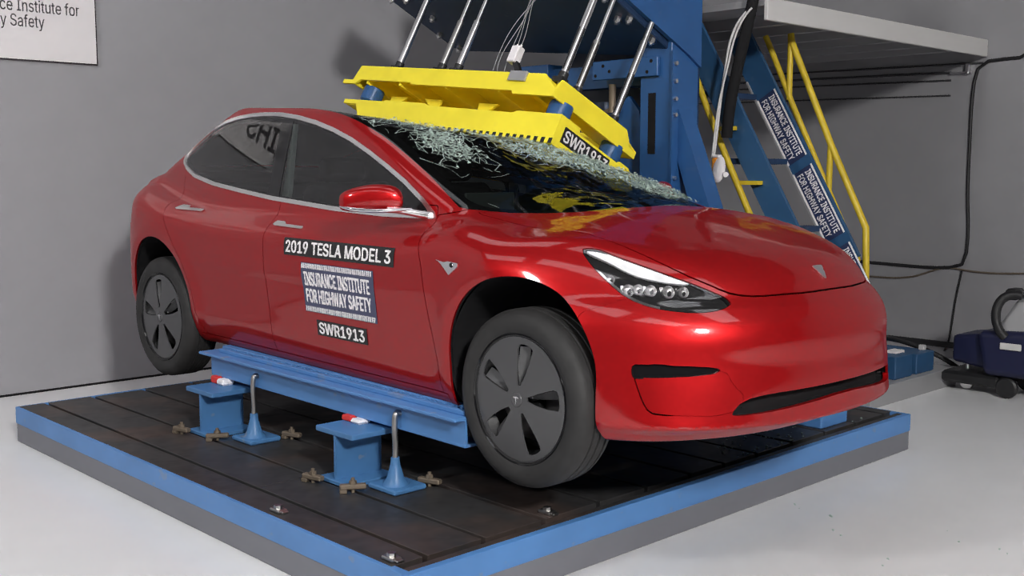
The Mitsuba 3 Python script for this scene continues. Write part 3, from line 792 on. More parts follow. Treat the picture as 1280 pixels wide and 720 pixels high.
def wheel(cx, cz, s, rot):
    """local frame: x forward, y up, z outward"""
    M = frame([cx, s * .905, cz + .35], [1, 0, 0], [0, 0, 1], [0, s, 0])
    if s > 0:
        M[:3, 0] *= -1
    W = numbered(CAR + '__wheel')
    prof = [(.236, -.180), (.262, -.197), (.305, -.193), (.324, -.180), (.3335, -.160), (.3345, -.148)]
    for gz in (-.150, -.112, -.074):
        prof += [(.3345, gz), (.3265, gz + .003), (.3265, gz + .009), (.3345, gz + .012)]
    prof += [(.3335, -.040), (.326, -.018), (.306, -.003), (.285, .002), (.264, -.002), (.247, -.009), (.236, -.018), (.236, -.180)]
    put('wheel', lathe(prof, 96, M), 'mat_tyre', CAR, smooth=35, label='black tyre on a dark grey covered wheel')
    put('rim', lathe([(.237, -.180), (.225, -.176), (.205, -.12), (.200, -.06), (.226, -.022), (.237, -.016), (.237, -.012), (.224, -.016), (.196, -.058)], 72, M), 'mat_black', W, smooth=35)
    put('brake_disc', lathe([(.06, -.085), (.165, -.085), (.165, -.110), (.06, -.110)], 48, M), 'mat_steel', W, smooth=30)
    put('hub', lathe([(0, -.05), (.07, -.05), (.075, -.15), (0, -.15)], 24, M), 'mat_black', W, smooth=30)
    # cover: five broad blades with five wedge openings between them
    from shapely import Point, Polygon
    disc = Point(0, 0).buffer(.2400, 48)
    holes = []
    for k in range(5):
        a = math.radians(90 - (rot + 72 * k)); ca, sa = math.cos(a), math.sin(a)
        o = [(.056, -.008), (.100, -.026), (.150, -.040), (.198, -.046), (.206, -.030), (.208, .000), (.204, .020), (.190, .026), (.150, .021), (.100, .013), (.056, .004)]
        holes.append(Polygon([(x * ca - y * sa, x * sa + y * ca) for x, y in o]).buffer(.004).buffer(-.002))
    for h in holes:
        disc = disc.difference(h)
    c = prism(disc, .006).subdivide_to_size(.022)
    v = np.array(c.vertices); r = np.hypot(v[:, 0], v[:, 1]); v[:, 2] += -.020 + .012 * np.cos(np.clip(r / .2400, 0, 1) * 1.5) - .004 * np.clip((r - .230) / .01, 0, 1)
    c.vertices = v; C = put('wheel_cover', moved(c, M), 'mat_wheel_cover', W, smooth=25)
    C = C if len(C.split('__')) <= 3 else W
    put('cover_rim', lathe([(.2400, -.020), (.2450, -.014), (.2468, -.010), (.2450, -.007), (.2408, -.012)], 80, M), 'mat_gloss_black', W, smooth=40)
    for k in range(5):       # slanted side of each opening catches the light
        a = math.radians(90 - (rot + 72 * k)); ca, sa = math.cos(a), math.sin(a); Rk = frame([0, 0, 0], [ca, sa, 0], [-sa, ca, 0], [0, 0, 1])
        pts = np.array([[.054, .005, -.012], [.100, .014, -.013], [.150, .022, -.016], [.196, .026, -.019], [.200, -.008, -.040], [.152, -.010, -.040], [.105, -.008, -.038], [.056, -.003, -.030]])
        sl_ = trimesh.Trimesh(np.vstack([pts, pts - [0, 0, .003]]), [[0, 1, 7], [1, 6, 7], [1, 2, 6], [2, 5, 6], [2, 3, 5], [3, 4, 5], [8, 15, 9], [9, 15, 14], [9, 14, 10], [10, 14, 13], [10, 13, 11], [11, 13, 12]], process=False)
        put('cover_vane', moved(sl_, M @ Rk), 'mat_wheel_cover', W, smooth=True)
        g_ = a + .63
        put('lug_nut', lathe([(0, .012), (.007, .012), (.010, .006), (.010, -.02)], 10, M @ frame([.057 * math.cos(a), .057 * math.sin(a), -.032], [1, 0, 0], [0, 1, 0], [0, 0, 1])), 'mat_chrome', W, smooth=30)
    put('centre_cap', [lathe([(0, .002), (.026, .001), (.030, -.006), (.030, -.012)], 32, M)], 'mat_wheel_cover', W, smooth=30)
    tpts = [(-.014, .010), (0, .013), (.014, .010), (.013, .006), (.003, .008), (0, -.016), (-.003, .008), (-.013, .006)]
    put('cap_emblem', prism(tpts, .002, M @ frame([0, 0, .002], [1, 0, 0], [0, 1, 0], [0, 0, 1])), 'mat_chrome', W)


for s in (-1, 1):
    wheel(1.4375, .334, s, 8); wheel(-1.4375, .362, s, -10)
put('axle', [cyl([1.4375, -.72, .684], [1.4375, .72, .684], .03, 12), cyl([-1.4375, -.72, .712], [-1.4375, .72, .712], .03, 12)][0], 'mat_black', CAR, label='dark front axle')
put('axle', cyl([-1.4375, -.72, .712], [-1.4375, .72, .712], .03, 12), 'mat_black', CAR, label='dark rear axle')

# ---------------------------------------------------------------- test platform
PF_ = thing('test_platform', 'low grey platform with a blue edge stripe and dark slotted steel deck', 'platform')
X0, X1, Y0, Y1 = -2.02, 1.54, -1.50, 1.98
put('skirt', box(X0, X1, Y0, Y1, 0, .165, .004), 'mat_grey_skirt', PF_)
for (a, b, c, d) in ((X0, X1, Y0 - .004, Y0 + .03), (X0, X1, Y1 - .03, Y1 + .004), (X0 - .004, X0 + .03, Y0 - .003, Y1 + .003), (X1 - .03, X1 + .004, Y0 - .004, Y1 + .004)):
    put('edge_stripe', box(a, b, c, d, .105, .199, .003), 'mat_strip_blue', PF_, label='blue edge stripe')
put('slot_floor', box(X0 + .02, X1 - .025, Y0 + .02, Y1 - .025, .150, .170), 'mat_matte_black', PF_)
slots = [-1.34, -1.07, -.76, -.45, -.15, .15, .40, .66, .965, 1.27, 1.58, 1.88]
ed = [Y0 + .012] + slots + [Y1 - .012]
xs = [X0 + .012, -.83, .31, 1.44]
for i in range(len(ed) - 1):
    for j in range(3):
        put('deck_plate', box(xs[j] + .0015, xs[j + 1] - .0015, ed[i] + (.011 if i else 0), ed[i + 1] - (.011 if i < len(ed) - 2 else 0), .165, .200 - .0008 * ((i * 7 + j * 3) % 3), .002), 'mat_deck', PF_)
put('deck_lip', box(1.478, 1.512, Y0 + .03, Y1 - .03, .165, .199, .003), 'mat_deck', PF_)


def nut(x, y, z, r=.016, h=.014):
    return moved(trimesh.creation.cylinder(r, h, sections=6), frame([x, y, z + h / 2], [1, 0, 0], [0, 1, 0], [0, 0, 1]))


def stand(cx, cy, s, label, group):
    """stub I-beam across the platform: top plate, web, foot, held by two finger clamps"""
    t = thing('support_stand', label, 'support stand', group)
    c = lambda a, b: (min(s * a, s * b), max(s * a, s * b))
    put('top_plate', box(cx - .135, cx + .135, *c(cy - .12, cy + .12), .408, .432, .003), 'mat_stand_blue', t)
    put('web', box(cx - .007, cx + .009, *c(cy - .112, cy + .115), .218, .410), 'mat_stand_blue', t)
    put('end_plate', box(cx - .030, cx + .012, *c(cy - .120, cy - .108), .218, .410), 'mat_stand_blue', t)
    put('foot', box(cx - .10, cx + .11, *c(cy - .13, cy + .13), .200, .219, .003), 'mat_stand_blue', t)
    return t


def clamp(x, y, a, label, n=1):
    t = thing('toe_clamp', label, 'clamp', 'toe clamps on the deck')
    M = frame([x, y, .2], [math.cos(a), math.sin(a), 0], [-math.sin(a), math.cos(a), 0], [0, 0, 1])
    put('bar', moved(box(-.055, .055, -.016, .016, .014, .036, .005), M), 'mat_rusty_steel', t)
    put('heel', moved(box(-.055, -.025, -.018, .018, 0, .016, .002), M), 'mat_rusty_steel', t)
    put('bolt', [moved(cyl([0, 0, 0], [0, 0, .062], .008, 10), M), moved(nut(0, 0, .036), M)], 'mat_rusty_steel', t)


def rail(s, label):
    t = thing('sill_rail', label, 'rail')
    tilt = np.eye(4); tilt[2, 0] = -.0097
    c = lambda a, b: (min(s * a, s * b), max(s * a, s * b))
    r = lambda *a: moved(box(*a), tilt)
    put('web', r(-.86, 1.15, *c(.893, .905), .468, .570), 'mat_strip_blue', t)
    put('top_flange', r(-.90, 1.15, *c(.76, .955), .566, .580, .003), 'mat_strip_blue', t)
    put('bottom_flange', r(-.86, 1.15, *c(.80, .906), .457, .471, .003), 'mat_strip_blue', t)
    put('clamp_bar', r(-.80, 1.13, *c(.868, .892), .580, .600, .003), 'mat_strip_blue', t)
    put('clamp_jaw', r(-.84, 1.13, *c(.805, .852), .578, .606, .004), 'mat_strip_blue', t)
    put('jaw_teeth', [r(x, x + .013, *c(.852, .866), .580, .603) for x in np.arange(-.78, 1.11, .029)], 'mat_strip_blue', t, kind='stuff')
    return t


rail(-1, 'long blue clamp rail with a row of teeth under the near door sill')
rail(1, 'long blue clamp rail under the far door sill')
stand(.492, .950, -1, 'blue stub beam stand on the deck beside the front wheel', 'stands under the rails')
stand(-.690, .950, -1, 'blue stub beam stand on the deck toward the rear wheel', 'stands under the rails')
stand(.492, .950, 1, 'blue stub beam stand under the far rail, nearer the front', 'stands under the rails')
stand(-.690, .950, 1, 'blue stub beam stand under the far rail, nearer the rear', 'stands under the rails')
for cx, w in ((.455, 'front'), (-.72, 'rear')):
    t = thing('shim_pack', f'red and white wrapped shim on the {"front" if w == "front" else "rear"}most near stand', 'shim')
    put('red_block', [box(cx - .10, cx - .035, -.935, -.865, .432, .462 - .0097 * cx, .006)], 'mat_red_tape', t)
    put('white_block', [box(cx - .025, cx + .045, -.945, -.875, .432, .458 - .0097 * cx, .010)], 'mat_white', t)
for (x, y, a, l) in ((.415, -1.125, .2, 'rusty toe clamp at the outer foot of the front near stand'), (.650, -1.085, 1.0, 'rusty toe clamp on the forward foot edge of the front near stand'), (.800, -.80, .3, 'rusty toe clamp beside the front hook rod'),
                     (-.775, -1.125, .2, 'rusty toe clamp at the outer foot of the rear near stand'), (-.530, -1.060, 1.0, 'rusty toe clamp on the forward foot edge of the rear near stand'), (-.30, -.78, .3, 'rusty toe clamp beside the rear hook rod')):
    clamp(x, y, a, l)
for x, l in ((.735, 'chrome hook rod on a blue cone foot, near the front wheel'), (-.40, 'chrome hook rod on a blue cone foot, toward the rear wheel')):
    t = thing('hook_rod', l, 'tie rod')
    put('foot', box(x - .10, x + .085, -1.0, -.83, .200, .222, .006), 'mat_stand_blue', t)
    put('cone', lathe([(0, .115), (.018, .115), (.021, .085), (.036, .03), (.050, .008), (.056, 0)], 24, frame([x, -.93, .222], [1, 0, 0], [0, 1, 0], [0, 0, 1])), 'mat_stand_blue', t, smooth=40)
    put('rod', tube(curve([[x, -.93, .33], [x, -.93, .42], [x, -.929, .50], [x, -.920, .522], [x + .004, -.900, .520], [x + .004, -.885, .505]], 26), .0125, 14), 'mat_steel', t, smooth=40)
for (x, y, l) in ((.663, -1.445, 'loose clamp nut lying by the near deck edge'), (1.392, -1.449, 'loose clamp nut at the near corner of the deck'), (1.40, -.70, 'loose clamp nut on the deck in front of the front wheel')):
    t = thing('clamp_nut', l, 'nut')
    put('body', [box(x - .035, x + .03, y - .022, y + .022, .2, .214, .004), nut(x - .004, y, .214, .017, .012), box(x + .02, x + .045, y - .012, y + .018, .2, .21, .003)], 'mat_steel', t)
t = thing('deck_block', 'blue steel block on the far front corner of the deck', 'block')
put('body', box(1.20, 1.40, 1.30, 1.56, .2, .275, .006), 'mat_strip_blue', t)
put('cap', box(1.23, 1.36, 1.34, 1.50, .275, .292, .004), 'mat_rig_navy', t)

# crumbs of broken glass on the deck and floor
for key, cs, n_, l in (('glass_crumbs', [(1.16, 1.1, .2), (1.33, 1.0, .2), (1.25, 1.6, .2), (1.35, .7, .2), (1.2, 1.3, .2)], 26, 'crumbs of broken glass scattered on the deck under the bumper'),
                       ('floor_crumbs', [(1.67, .62, 0), (1.87, .63, 0), (1.96, .43, 0), (2.29, .29, 0), (2.36, .71, 0), (2.56, .71, 0)], 2, 'tiny glass crumbs on the floor in front of the platform')):
    ms = []
    for x, y, z in cs:
        for _ in range(n_):
            r = RNG.uniform(.003, .008); m = trimesh.creation.icosahedron(); m.apply_scale([r, r * RNG.uniform(.5, 1), r * .6])
            sp = .09 if n_ > 5 else .03
            qx, qy = np.clip(x + RNG.normal(0, sp), 1.06 if z else 0, 1.42 if z else 9), y + RNG.normal(0, sp)
            if 1.18 < qx < 1.42 and 1.28 < qy < 1.58:
                continue
            m.apply_translation([qx, qy, z + r * .5]); ms.append(m)
    put(key, ms, 'mat_crumb', label=l, cat='broken glass', kind='stuff')

# ---------------------------------------------------------------- yellow platen, tilted onto the far roof edge
MP = frame(PP, PU, PV, PN)
L_, W_ = 1.828, .735
P = lambda m: moved(m, MP)
PL = thing('crush_platen', 'tilted bright yellow double platen pressing down the roof', 'platen')
Mab = MP @ frame([0, 0, 0], [1, 0, 0], [0, 0, 1], [0, -1, 0])         # outlines in (a, c), extruded toward -b
near = [(-L_, 0), (-L_, .026), (-1.735, .026), (-1.705, .122), (-.112, .122), (0, .040), (0, 0), (-.30, 0), (-.31, .018), (-1.16, .018), (-1.17, .030), (-1.66, .030), (-1.70, .0)]
put('side_beam', prism(near, .014, Mab @ frame([0, 0, -.014], [1, 0, 0], [0, 1, 0], [0, 0, 1])), 'mat_yellow', PL)
put('side_beam', prism(near, .014, Mab @ frame([0, 0, -W_], [1, 0, 0], [0, 1, 0], [0, 0, 1])), 'mat_yellow', PL)
Mbc = MP @ frame([0, 0, 0], [0, 1, 0], [0, 0, 1], [1, 0, 0])           # outlines in (b, c), extruded along a
end = [(0, 0), (0, .040), (.03, .105), (.60, .112), (.645, .070), (.66, .040), (W_, .030), (W_, 0)]
put('end_beam', prism(end, .014, Mbc @ frame([0, 0, -.014], [1, 0, 0], [0, 1, 0], [0, 0, 1])), 'mat_yellow', PL)
put('end_beam', prism(end, .014, Mbc @ frame([0, 0, -1.72], [1, 0, 0], [0, 1, 0], [0, 0, 1])), 'mat_yellow', PL)
put('top_plate', P(box(-1.70, -.115, .012, W_ - .10, .098, .118, .003)), 'mat_yellow', PL)
put('edge_bevel', P(trimesh.convex.convex_hull(np.array([[-.115, .012, .118], [-.115, W_ - .11, .110], [-.012, .012, .040], [-.012, W_ - .11, .100], [-.115, .012, .105], [-.115, W_ - .11, .095]]))), 'mat_yellow', PL)
for a in (-1.60, -1.28, -.86, -.42, -.16):
    put('rib', P(box(a - .007, a + .007, .014, W_ - .02, .012, .100)), 'mat_yellow', PL)
for a, d in ((-1.5, .16), (-1.02, -.16), (-.70, .16)):
    g_ = [(a, .0), (a + d, .0), (a + d * .35, -.070), (a + d * .1, -.070)]
    put('gusset', prism(g_, .012, Mab @ frame([0, 0, -.16], [1, 0, 0], [0, 1, 0], [0, 0, 1])), 'mat_yellow', PL)
# lower plate
lo, LA = -.1205, .148
zz = lambda *q: P(box(*q))
ln = [(-L_ + LA, lo - .026), (-L_ + LA, lo), (-1.30, lo + .004), (-1.28, lo + .012), (-.92, lo + .012), (-.88, lo), (-.20, lo), (-.17, lo + .012), (LA, lo + .012), (LA, lo - .03), (LA - .0, lo - .145), (-1.45, lo - .145), (-1.55, lo - .026)]
put('press_side', prism(ln, .014, Mab @ frame([0, 0, .033 - .014], [1, 0, 0], [0, 1, 0], [0, 0, 1])), 'mat_yellow', PL)
le = [(-.033, lo - .145), (-.033, lo + .012), (.12, lo + .012), (.13, lo - .020), (.46, lo - .020), (.48, lo - .002), (.56, lo - .002), (.66, lo - .10), (.66, lo - .145)]
put('press_end', prism(le, .014, Mbc @ frame([0, 0, LA - .014], [1, 0, 0], [0, 1, 0], [0, 0, 1])), 'mat_yellow', PL)
put('press_plate', P(box(-1.66, LA - .012, -.020, .655, lo - .145, lo - .120)), 'mat_yellow', PL)
put('press_top', P(box(-1.66, LA - .012, -.020, .655, lo - .03, lo - .012)), 'mat_yellow', PL)
put('press_edge', P(box(-1.68, -.2, -.033, .03, lo - .012, lo, .003)), 'mat_yellow', PL)
for i, a in enumerate(np.arange(-.74, LA - .01, .0508)):
    put('scale_mark', P(box(a, a + .024, -.0345, -.0325, lo - .145, lo - .117)), 'mat_black', PL, label='black scale mark on the lower edge' if i == 0 else None)
put('code_plate', P(box(LA + .0005, LA + .003, .02, .40, lo - .112, lo - .030)), 'mat_black', PL, label='black strip with the white test code')
tx = text('SWR1913', .062, .355)
put('lettering', moved(tx, Mbc @ frame([.032, lo - .102, LA + .003], [1, 0, 0], [0, 1, 0], [0, 0, 1])), 'mat_white', PL)
for a, b in ((-.05, .13), (-.06, .60), (-1.62, .10), (-1.60, .60), (-.85, .33)):
    put('load_cell', lathe([(0, 0), (.062, 0), (.064, -.004), (.064, -.085), (.045, -.10), (.045, lo), (0, lo)][::-1], 28, MP @ frame([a, b, .015], [1, 0, 0], [0, 1, 0], [0, 0, 1])), 'mat_rig_blue', PL, smooth=35, label='blue-grey load cell')
for i, (a, b, thick) in enumerate(((-1.378, .03, 0), (-.985, .03, 1), (-.842, .03, 2), (-.060, .07, 0), (-.094, .235, 1), (-.082, .558, 0))):
    G = lambda z0, z1, r, r1=None: P(cyl([a, b, z0], [a, b, z1], r, 16, r1))
    top = .74
    R_ = numbered(PL + '__guide_rod')
    put('guide_rod', G(.10, top, .0155 if thick == 0 else .0125), 'mat_satin_chrome', PL, smooth=40, label='chrome guide rod up to the head')
    put('collar', [G(.105, .165, .026), P(trimesh.creation.box((.07, .05, .03), transform=trimesh.transformations.translation_matrix([a - .01, b, .12])))], 'mat_black', R_, smooth=40)
    put('sleeve', G(.16, .44 if thick else .62, .0195), 'mat_steel' if thick == 1 else 'mat_satin_chrome', R_, smooth=40)
    if i >= 3:
        put('groove', [P(box(a - .004, a + .004, b - .0215, b - .0185, .18, .42)), P(box(a + .0185, a + .0215, b - .004, b + .004, .18, .42))], 'mat_black', R_, kind='stuff')
# sensor box on the platen edge
JB = thing('sensor_box', 'small white sensor box with grey wires on the yellow platen edge', 'sensor box')
put('bracket', [P(box(-.36, -.235, -.012, .05, .118, .125)), P(box(-.36, -.235, -.014, -.002, .070, .125))], 'mat_grey_metal', JB)
put('post', P(trimesh.convex.convex_hull(np.array([[x, y, z] for x0, x1, z in ((-.345, -.305, .124), (-.405, -.365, .190)) for x in (x0, x1) for y in (.004, .03)]))), 'mat_black', JB)
put('case', P(box(-.432, -.372, -.012, .038, .180, .275, .005)), 'mat_white', JB)
for k in (-.417, -.388):
    put('plug', P(cyl([k, .012, .272], [k, .012, .290], .006, 10)), 'mat_white', JB)
wires = [[(-.417, .012, .29), (-.44, .02, .40), (-.50, .05, .56), (-.53, .10, .74)], [(-.388, .012, .29), (-.42, .03, .40), (-.49, .06, .56), (-.525, .11, .74)], [(-.45, .03, .10), (-.46, .02, .26), (-.47, .03, .42), (-.52, .06, .60), (-.53, .12, .74)],
         [(-.50, .03, .11), (-.53, .03, .25), (-.50, .03, .36), (-.48, .04, .48), (-.52, .08, .62), (-.53, .13, .74)], [(-.56, .04, .11), (-.57, .04, .25), (-.55, .04, .40), (-.50, .06, .56), (-.52, .14, .74)]]
for w in wires:
    put('wire', P(tube(curve(w, 24), .0020, 6)), 'mat_wire', JB, smooth=40)

# ---------------------------------------------------------------- blue press tower
TW = thing('press_tower', 'tall dark blue steel press frame behind the car with a tilted head', 'press frame')
put('head', P(box(-2.06, -.13, .08, .90, .72, 1.05, .006)), 'mat_rig_navy', TW, label='dark navy tilted head')
for a, b in ((-2.0, .20), (-1.86, .21), (-1.84, .44), (-2.0, .66), (-.24, .22), (-.17, .245), (-.25, .47), (-.165, .47), (-.165, .70), (-1.98, .84)):
    put('bolt', [P(moved(trimesh.creation.cylinder(.021, .03, sections=6), frame([a, b, .708], [1, 0, 0], [0, 1, 0], [0, 0, 1]))), P(cyl([a, b, .68], [a, b, .70], .011, 10))], 'mat_satin_chrome', TW, smooth=20, label='pale hexagon bolt')
put('end_plate', prism([(.40, 2.70), (1.50, 2.185), (1.615, 2.12), (1.615, 3.4), (.40, 3.4)], .03, frame([.335, 0, 0], [0, 1, 0], [0, 0, 1], [1, 0, 0])), 'mat_rig_blue', TW, label='flat blue end plate of the head')
put('column', box(.115, .345, 1.365, 1.615, .20, 3.4, .004), 'mat_rig_blue', TW, label='main blue column')
put('column_flange', box(.345, .360, 1.355, 1.395, .20, 2.2), 'mat_rig_blue', TW)
put('column_slot', box(.180, .232, 1.361, 1.366, 1.62, 1.97), 'mat_matte_black', TW, label='black slot in the column')
for z in (2.13, 1.93, 1.84, 2.03, 1.48):
    put('bolt', moved(trimesh.creation.cylinder(.013, .02, sections=6), frame([.368, 1.375, z], [0, 1, 0], [0, 0, 1], [1, 0, 0])), 'mat_satin_chrome', TW, label='pale hexagon bolt')
put('brace', trimesh.convex.convex_hull(np.array([[x, y, z] for y in (1.43, 1.56) for x, z in ((.30, 1.86), (.345, 1.88), (.44, 1.66), (1.02, .20), (.86, .20), (.30, 1.70))])), 'mat_rig_blue', TW, label='slanted blue brace')
put('cross_plate', box(-.235, .265, 1.335, 1.360, 2.065, 2.175, .003), 'mat_rig_blue', TW, label='blue plate with bolt holes')
for x, z in ((-.21, 2.09), (-.15, 2.145), (-.10, 2.11), (.10, 2.145), (.19, 2.09), (.22, 2.15)):
    put('bolt_hole', moved(trimesh.creation.cylinder(.010, .004, sections=12), frame([x, 1.334, z], [1, 0, 0], [0, 0, 1], [0, 1, 0])), 'mat_matte_black', TW)
put('cross_beam', box(-.86, .22, 1.48, 1.60, 2.03, 2.17), 'mat_rig_blue', TW)
put('crosshead', box(-.98, -.70, 1.42, 1.60, 2.09, 2.20, .004), 'mat_rig_blue', TW)
put('back_panel', box(-.98, .0, 1.90, 1.95, .20, 2.40), 'mat_rig_navy', TW)
cp = [(-.22, .20), (-.22, 1.75), (-.18, 1.90), (-.06, 1.97), (.02, 1.88), (.05, 1.70), (.10, 1.70), (.10, .20)]
put('guide_plate', prism(cp, .03, frame([0, 1.50, 0], [1, 0, 0], [0, 0, 1], [0, -1, 0])), 'mat_rig_blue', TW)
put('side_plate', box(-.98, -.60, 1.50, 1.53, .20, 1.72), 'mat_rig_navy', TW)
put('fitting', [cyl([-.13, 1.40, 1.87], [-.13, 1.40, 2.04], .022, 14), cyl([-.24, 1.40, 1.86], [-.10, 1.40, 1.90], .016, 12)], 'mat_rusty_steel', TW, smooth=40)
put('ram', cyl([-.40, 1.62, .2], [-.40, 1.62, 1.95], .09, 28), 'mat_rig_navy', TW, smooth=40)
put('rear_column', box(.03, .15, 1.66, 1.89, .20, 3.4, .004), 'mat_rig_navy', TW)
put('base_beam', box(-1.1, 1.03, 1.36, 1.62, .200, .33, .004), 'mat_rig_blue', TW)
put('head_arm', box(-1.7, .3, 1.40, 1.60, 2.55, 3.1), 'mat_rig_navy', TW)

# hoses down the column, with the hand lamp at their end
HP = thing('hanging_pendant', 'orange and white pendant hanging from two pale hoses beside the blue column', 'pendant')
bx_ = np.array([.52, 1.88, 2.47])
c1 = [(.52, 1.88, 2.47), (.46, 1.87, 2.42), (.40, 1.86, 2.31), (.37, 1.85, 2.14), (.35, 1.84, 1.98), (.335, 1.82, 1.74), (.330, 1.80, 1.60)]
put('hose', tube(curve(c1, 40), .0085, 10), 'mat_light_grey', HP, smooth=40)
put('hose', tube(curve([(x + .012 + .02 * math.sin(i * .9), y - .01, z) for i, (x, y, z) in enumerate(c1)], 40), .0065, 10), 'mat_light_grey', HP, smooth=40)
put('case', P_ := box(.325, .372, 1.78, 1.82, 1.45, 1.605, .012), 'mat_orange', HP)
put('cover', lathe([(0, .016), (.040, .012), (.058, 0), (.060, -.012)], 24, frame([.385, 1.775, 1.53], [1, 0, 0], [0, .2, .98], [.3, -.95, .1]) @ np.diag([.75, 1.35, 1, 1])), 'mat_white', HP, smooth=40)
put('cap', box(.335, .385, 1.775, 1.815, 1.60, 1.618, .006), 'mat_white', HP)
put('knob', cyl([.43, 1.78, 1.50], [.45, 1.76, 1.50], .016, 14), 'mat_white', HP)
CB = thing('cable_chain', 'black cable bundle hanging behind the pale hoses', 'cable bundle')
put('bundle', tube(curve([(.56, 1.90, 2.75), (.50, 1.90, 2.44), (.39, 1.898, 2.0), (.355, 1.895, 1.72)], 30), .034, 14), 'mat_matte_black', CB, smooth=40)

# ---------------------------------------------------------------- steep stair and walkway
SD = np.array([.506, 0, -.8625]); SX = lambda z: .432 + (1.66 - z) * .506 / .8625
ST = thing('steep_stair', 'steep blue stair with lettered stringer and yellow handrails', 'stair')
def slat_(y0, y1, wd, z0, z1, off=0.0):
    a = np.array([SX(z0) + off, 0, z0]); b = np.array([SX(z1) + off, 0, z1]); n_ = np.array([.8625, 0, .506]) * wd / 2
    return trimesh.convex.convex_hull(np.array([p + [0, y, 0] for p in (a - n_, a + n_, b - n_, b + n_) for y in (y0, y1)]))
put('stringer', slat_(1.99, 2.02, .165, 0.96, 2.40), 'mat_stair_blue', ST)
put('stringer', slat_(2.50, 2.53, .175, 0.96, 2.40), 'mat_stair_blue', ST)
put('stringer_edge', slat_(2.488, 2.50, .012, 1.0, 2.1, -.095), 'mat_grey_metal', ST, label='pale flange edge')
for z in np.arange(1.16, 2.4, .42):
    put('tread', box(SX(z) - .19, SX(z) - .078, 2.02, 2.50, z - .018, z + .018, .003), 'mat_rig_navy', ST)
put('landing', box(.66, .87, 1.99, 2.53, 0, .96, .004), 'mat_rig_navy', ST)
for k, zc in enumerate((1.80, 1.32, .84)):
    c = np.array([SX(zc), 2.499, zc]); Ms = frame(c, SD, np.array([.8625, 0, .506]), [0, -1, 0])
    put('sticker', moved(box(-.245, .245, -.077, .077, 0, .002), Ms), 'mat_sticker_navy', ST, label='navy sticker with white institute lettering')
    for line, yy in (('INSURANCE INSTITUTE', .008), ('FOR HIGHWAY SAFETY', -.054)):
        m = text(line, .046, .44); m.apply_translation([-.22, yy, .0022]); put('lettering', moved(m, Ms), 'mat_white', ST)
    put('sticker_border', [moved(box(-.245, .245, s * .071 - .006, s * .071 + .006, .002, .0032), Ms) for s in (-1, 1)], 'mat_white', ST, kind='stuff')
YR = 'mat_rail_yellow'
rl = lambda pts, r=.019: tube(pts, r, 12)
YP = 2.60
inn = [(.145, YP, 2.40), (.19, YP, 2.31), (.36, YP, 1.95), (.82, YP, 1.04), (.86, YP, .96)]
out = [(.335, YP, 2.40), (.345, YP, 2.345), (.65, YP, 1.68), (.905, YP, 1.17), (.915, YP, .92), (.915, YP, .78)]
put('mid_rail', rl(inn), YR, ST, smooth=40, label='yellow lower handrail')
put('hand_rail', rl(out, .021), YR, ST, smooth=40, label='yellow upper handrail')
put('rail_post', rl([(.335, YP, 2.40), (.335, YP, 1.98)]), YR, ST, smooth=40)
put('rail_post', rl([(.645, YP, 1.70), (.640, YP, 1.39)]), YR, ST, smooth=40)
put('hand_rail', rl([(.06, 1.94, 2.15), (.17, 1.94, 1.91), (.34, 1.94, 1.57), (.56, 1.94, 1.15), (.66, 1.94, .95)], .020), YR, ST, smooth=40, label='yellow near handrail')
for z in (1.78, 1.45, 1.16):
    x = .17 + (1.91 - z) * .52
    put('rail_bracket', box(x - .01, SX(z), 1.935, 1.995, z - .012, z + .012), YR, ST)
WK = thing('walkway', 'grey raised walkway running from the stair to the right wall', 'walkway')
put('fascia', box(.555, .58, 1.96, YW - .005, 2.405, 2.535, .003), 'mat_light_grey', WK)
put('deck', box(-1.6, .556, 1.96, YW - .005, 2.49, 2.53), 'mat_grey_metal', WK)
for y in np.arange(2.3, 4.9, .45):
    put('joist', box(-1.6, .555, y, y + .04, 2.42, 2.49), 'mat_grey_metal', WK)
# ---------------------------------------------------------------- on the walls
yw = YW - .012
def wcable(name, pts, r, m, label):
    put(name, tube(curve(pts, 40) if len(pts) > 2 else np.array(pts), r, 8), m, label=label, cat='cable', smooth=40)
wcable('wall_cable', [(.9, yw, 2.42), (.62, yw, 2.375), (.53, yw, 2.34), (.49, yw, 2.22), (.475, yw, 1.8), (.478, yw, 1.3), (.485, yw, .86), (.46, yw, .78), (.36, yw, .745), (.0, yw, .735), (-.7, yw, .75), (-1.6, yw, .76)], .013, 'mat_black', 'thick black cable running down the right wall and along it')
wcable('wall_cable', [(1.6, yw, .74), (.94, yw, .735), (.5, yw, .728), (.3, yw, .735), (.1, yw, .665), (-.15, yw, .625), (-.5, yw, .615)], .007, 'mat_rusty_steel', 'thin brown cable drooping along the right wall')
wcable('wall_cable', [(.455, yw, .72), (.445, yw, .66), (.42, yw, .52), (.40, yw, .36), (.385, yw, .22), (.365, yw, .12), (.34, yw, .06)], .008, 'mat_black', 'thin black cable hanging to the foot of the right wall')
for k, (z, d) in enumerate(((2.36, .01), (2.30, .012), (2.24, .009), (2.12, .008))):
    wcable('conduit', [(-2.6, yw, z + .05), (.30 if k else .55, yw, z)], d * .75, 'mat_conduit', ('top', 'second', 'third', 'lowest')[k] + ' dark conduit on the right wall under the walkway')
put('wall_hook', [box(.30, .46, yw - .03, yw + .01, 2.285, 2.30), box(.43, .45, yw - .04, yw + .01, 2.28, 2.36)], 'mat_satin_chrome', label='bright hook bracket on the right wall under the walkway end', cat='bracket')
put('baseboard_right', box(-2.0, 3.0, YW - .02, YW, .09, .135), 'mat_black', kind='structure')
SG = thing('wall_sign', 'white institute sign with black lettering on the left wall', 'sign')
put('board', box(XW, XW + .02, -2.16, -.405, 2.262, 2.95), 'mat_white', SG)
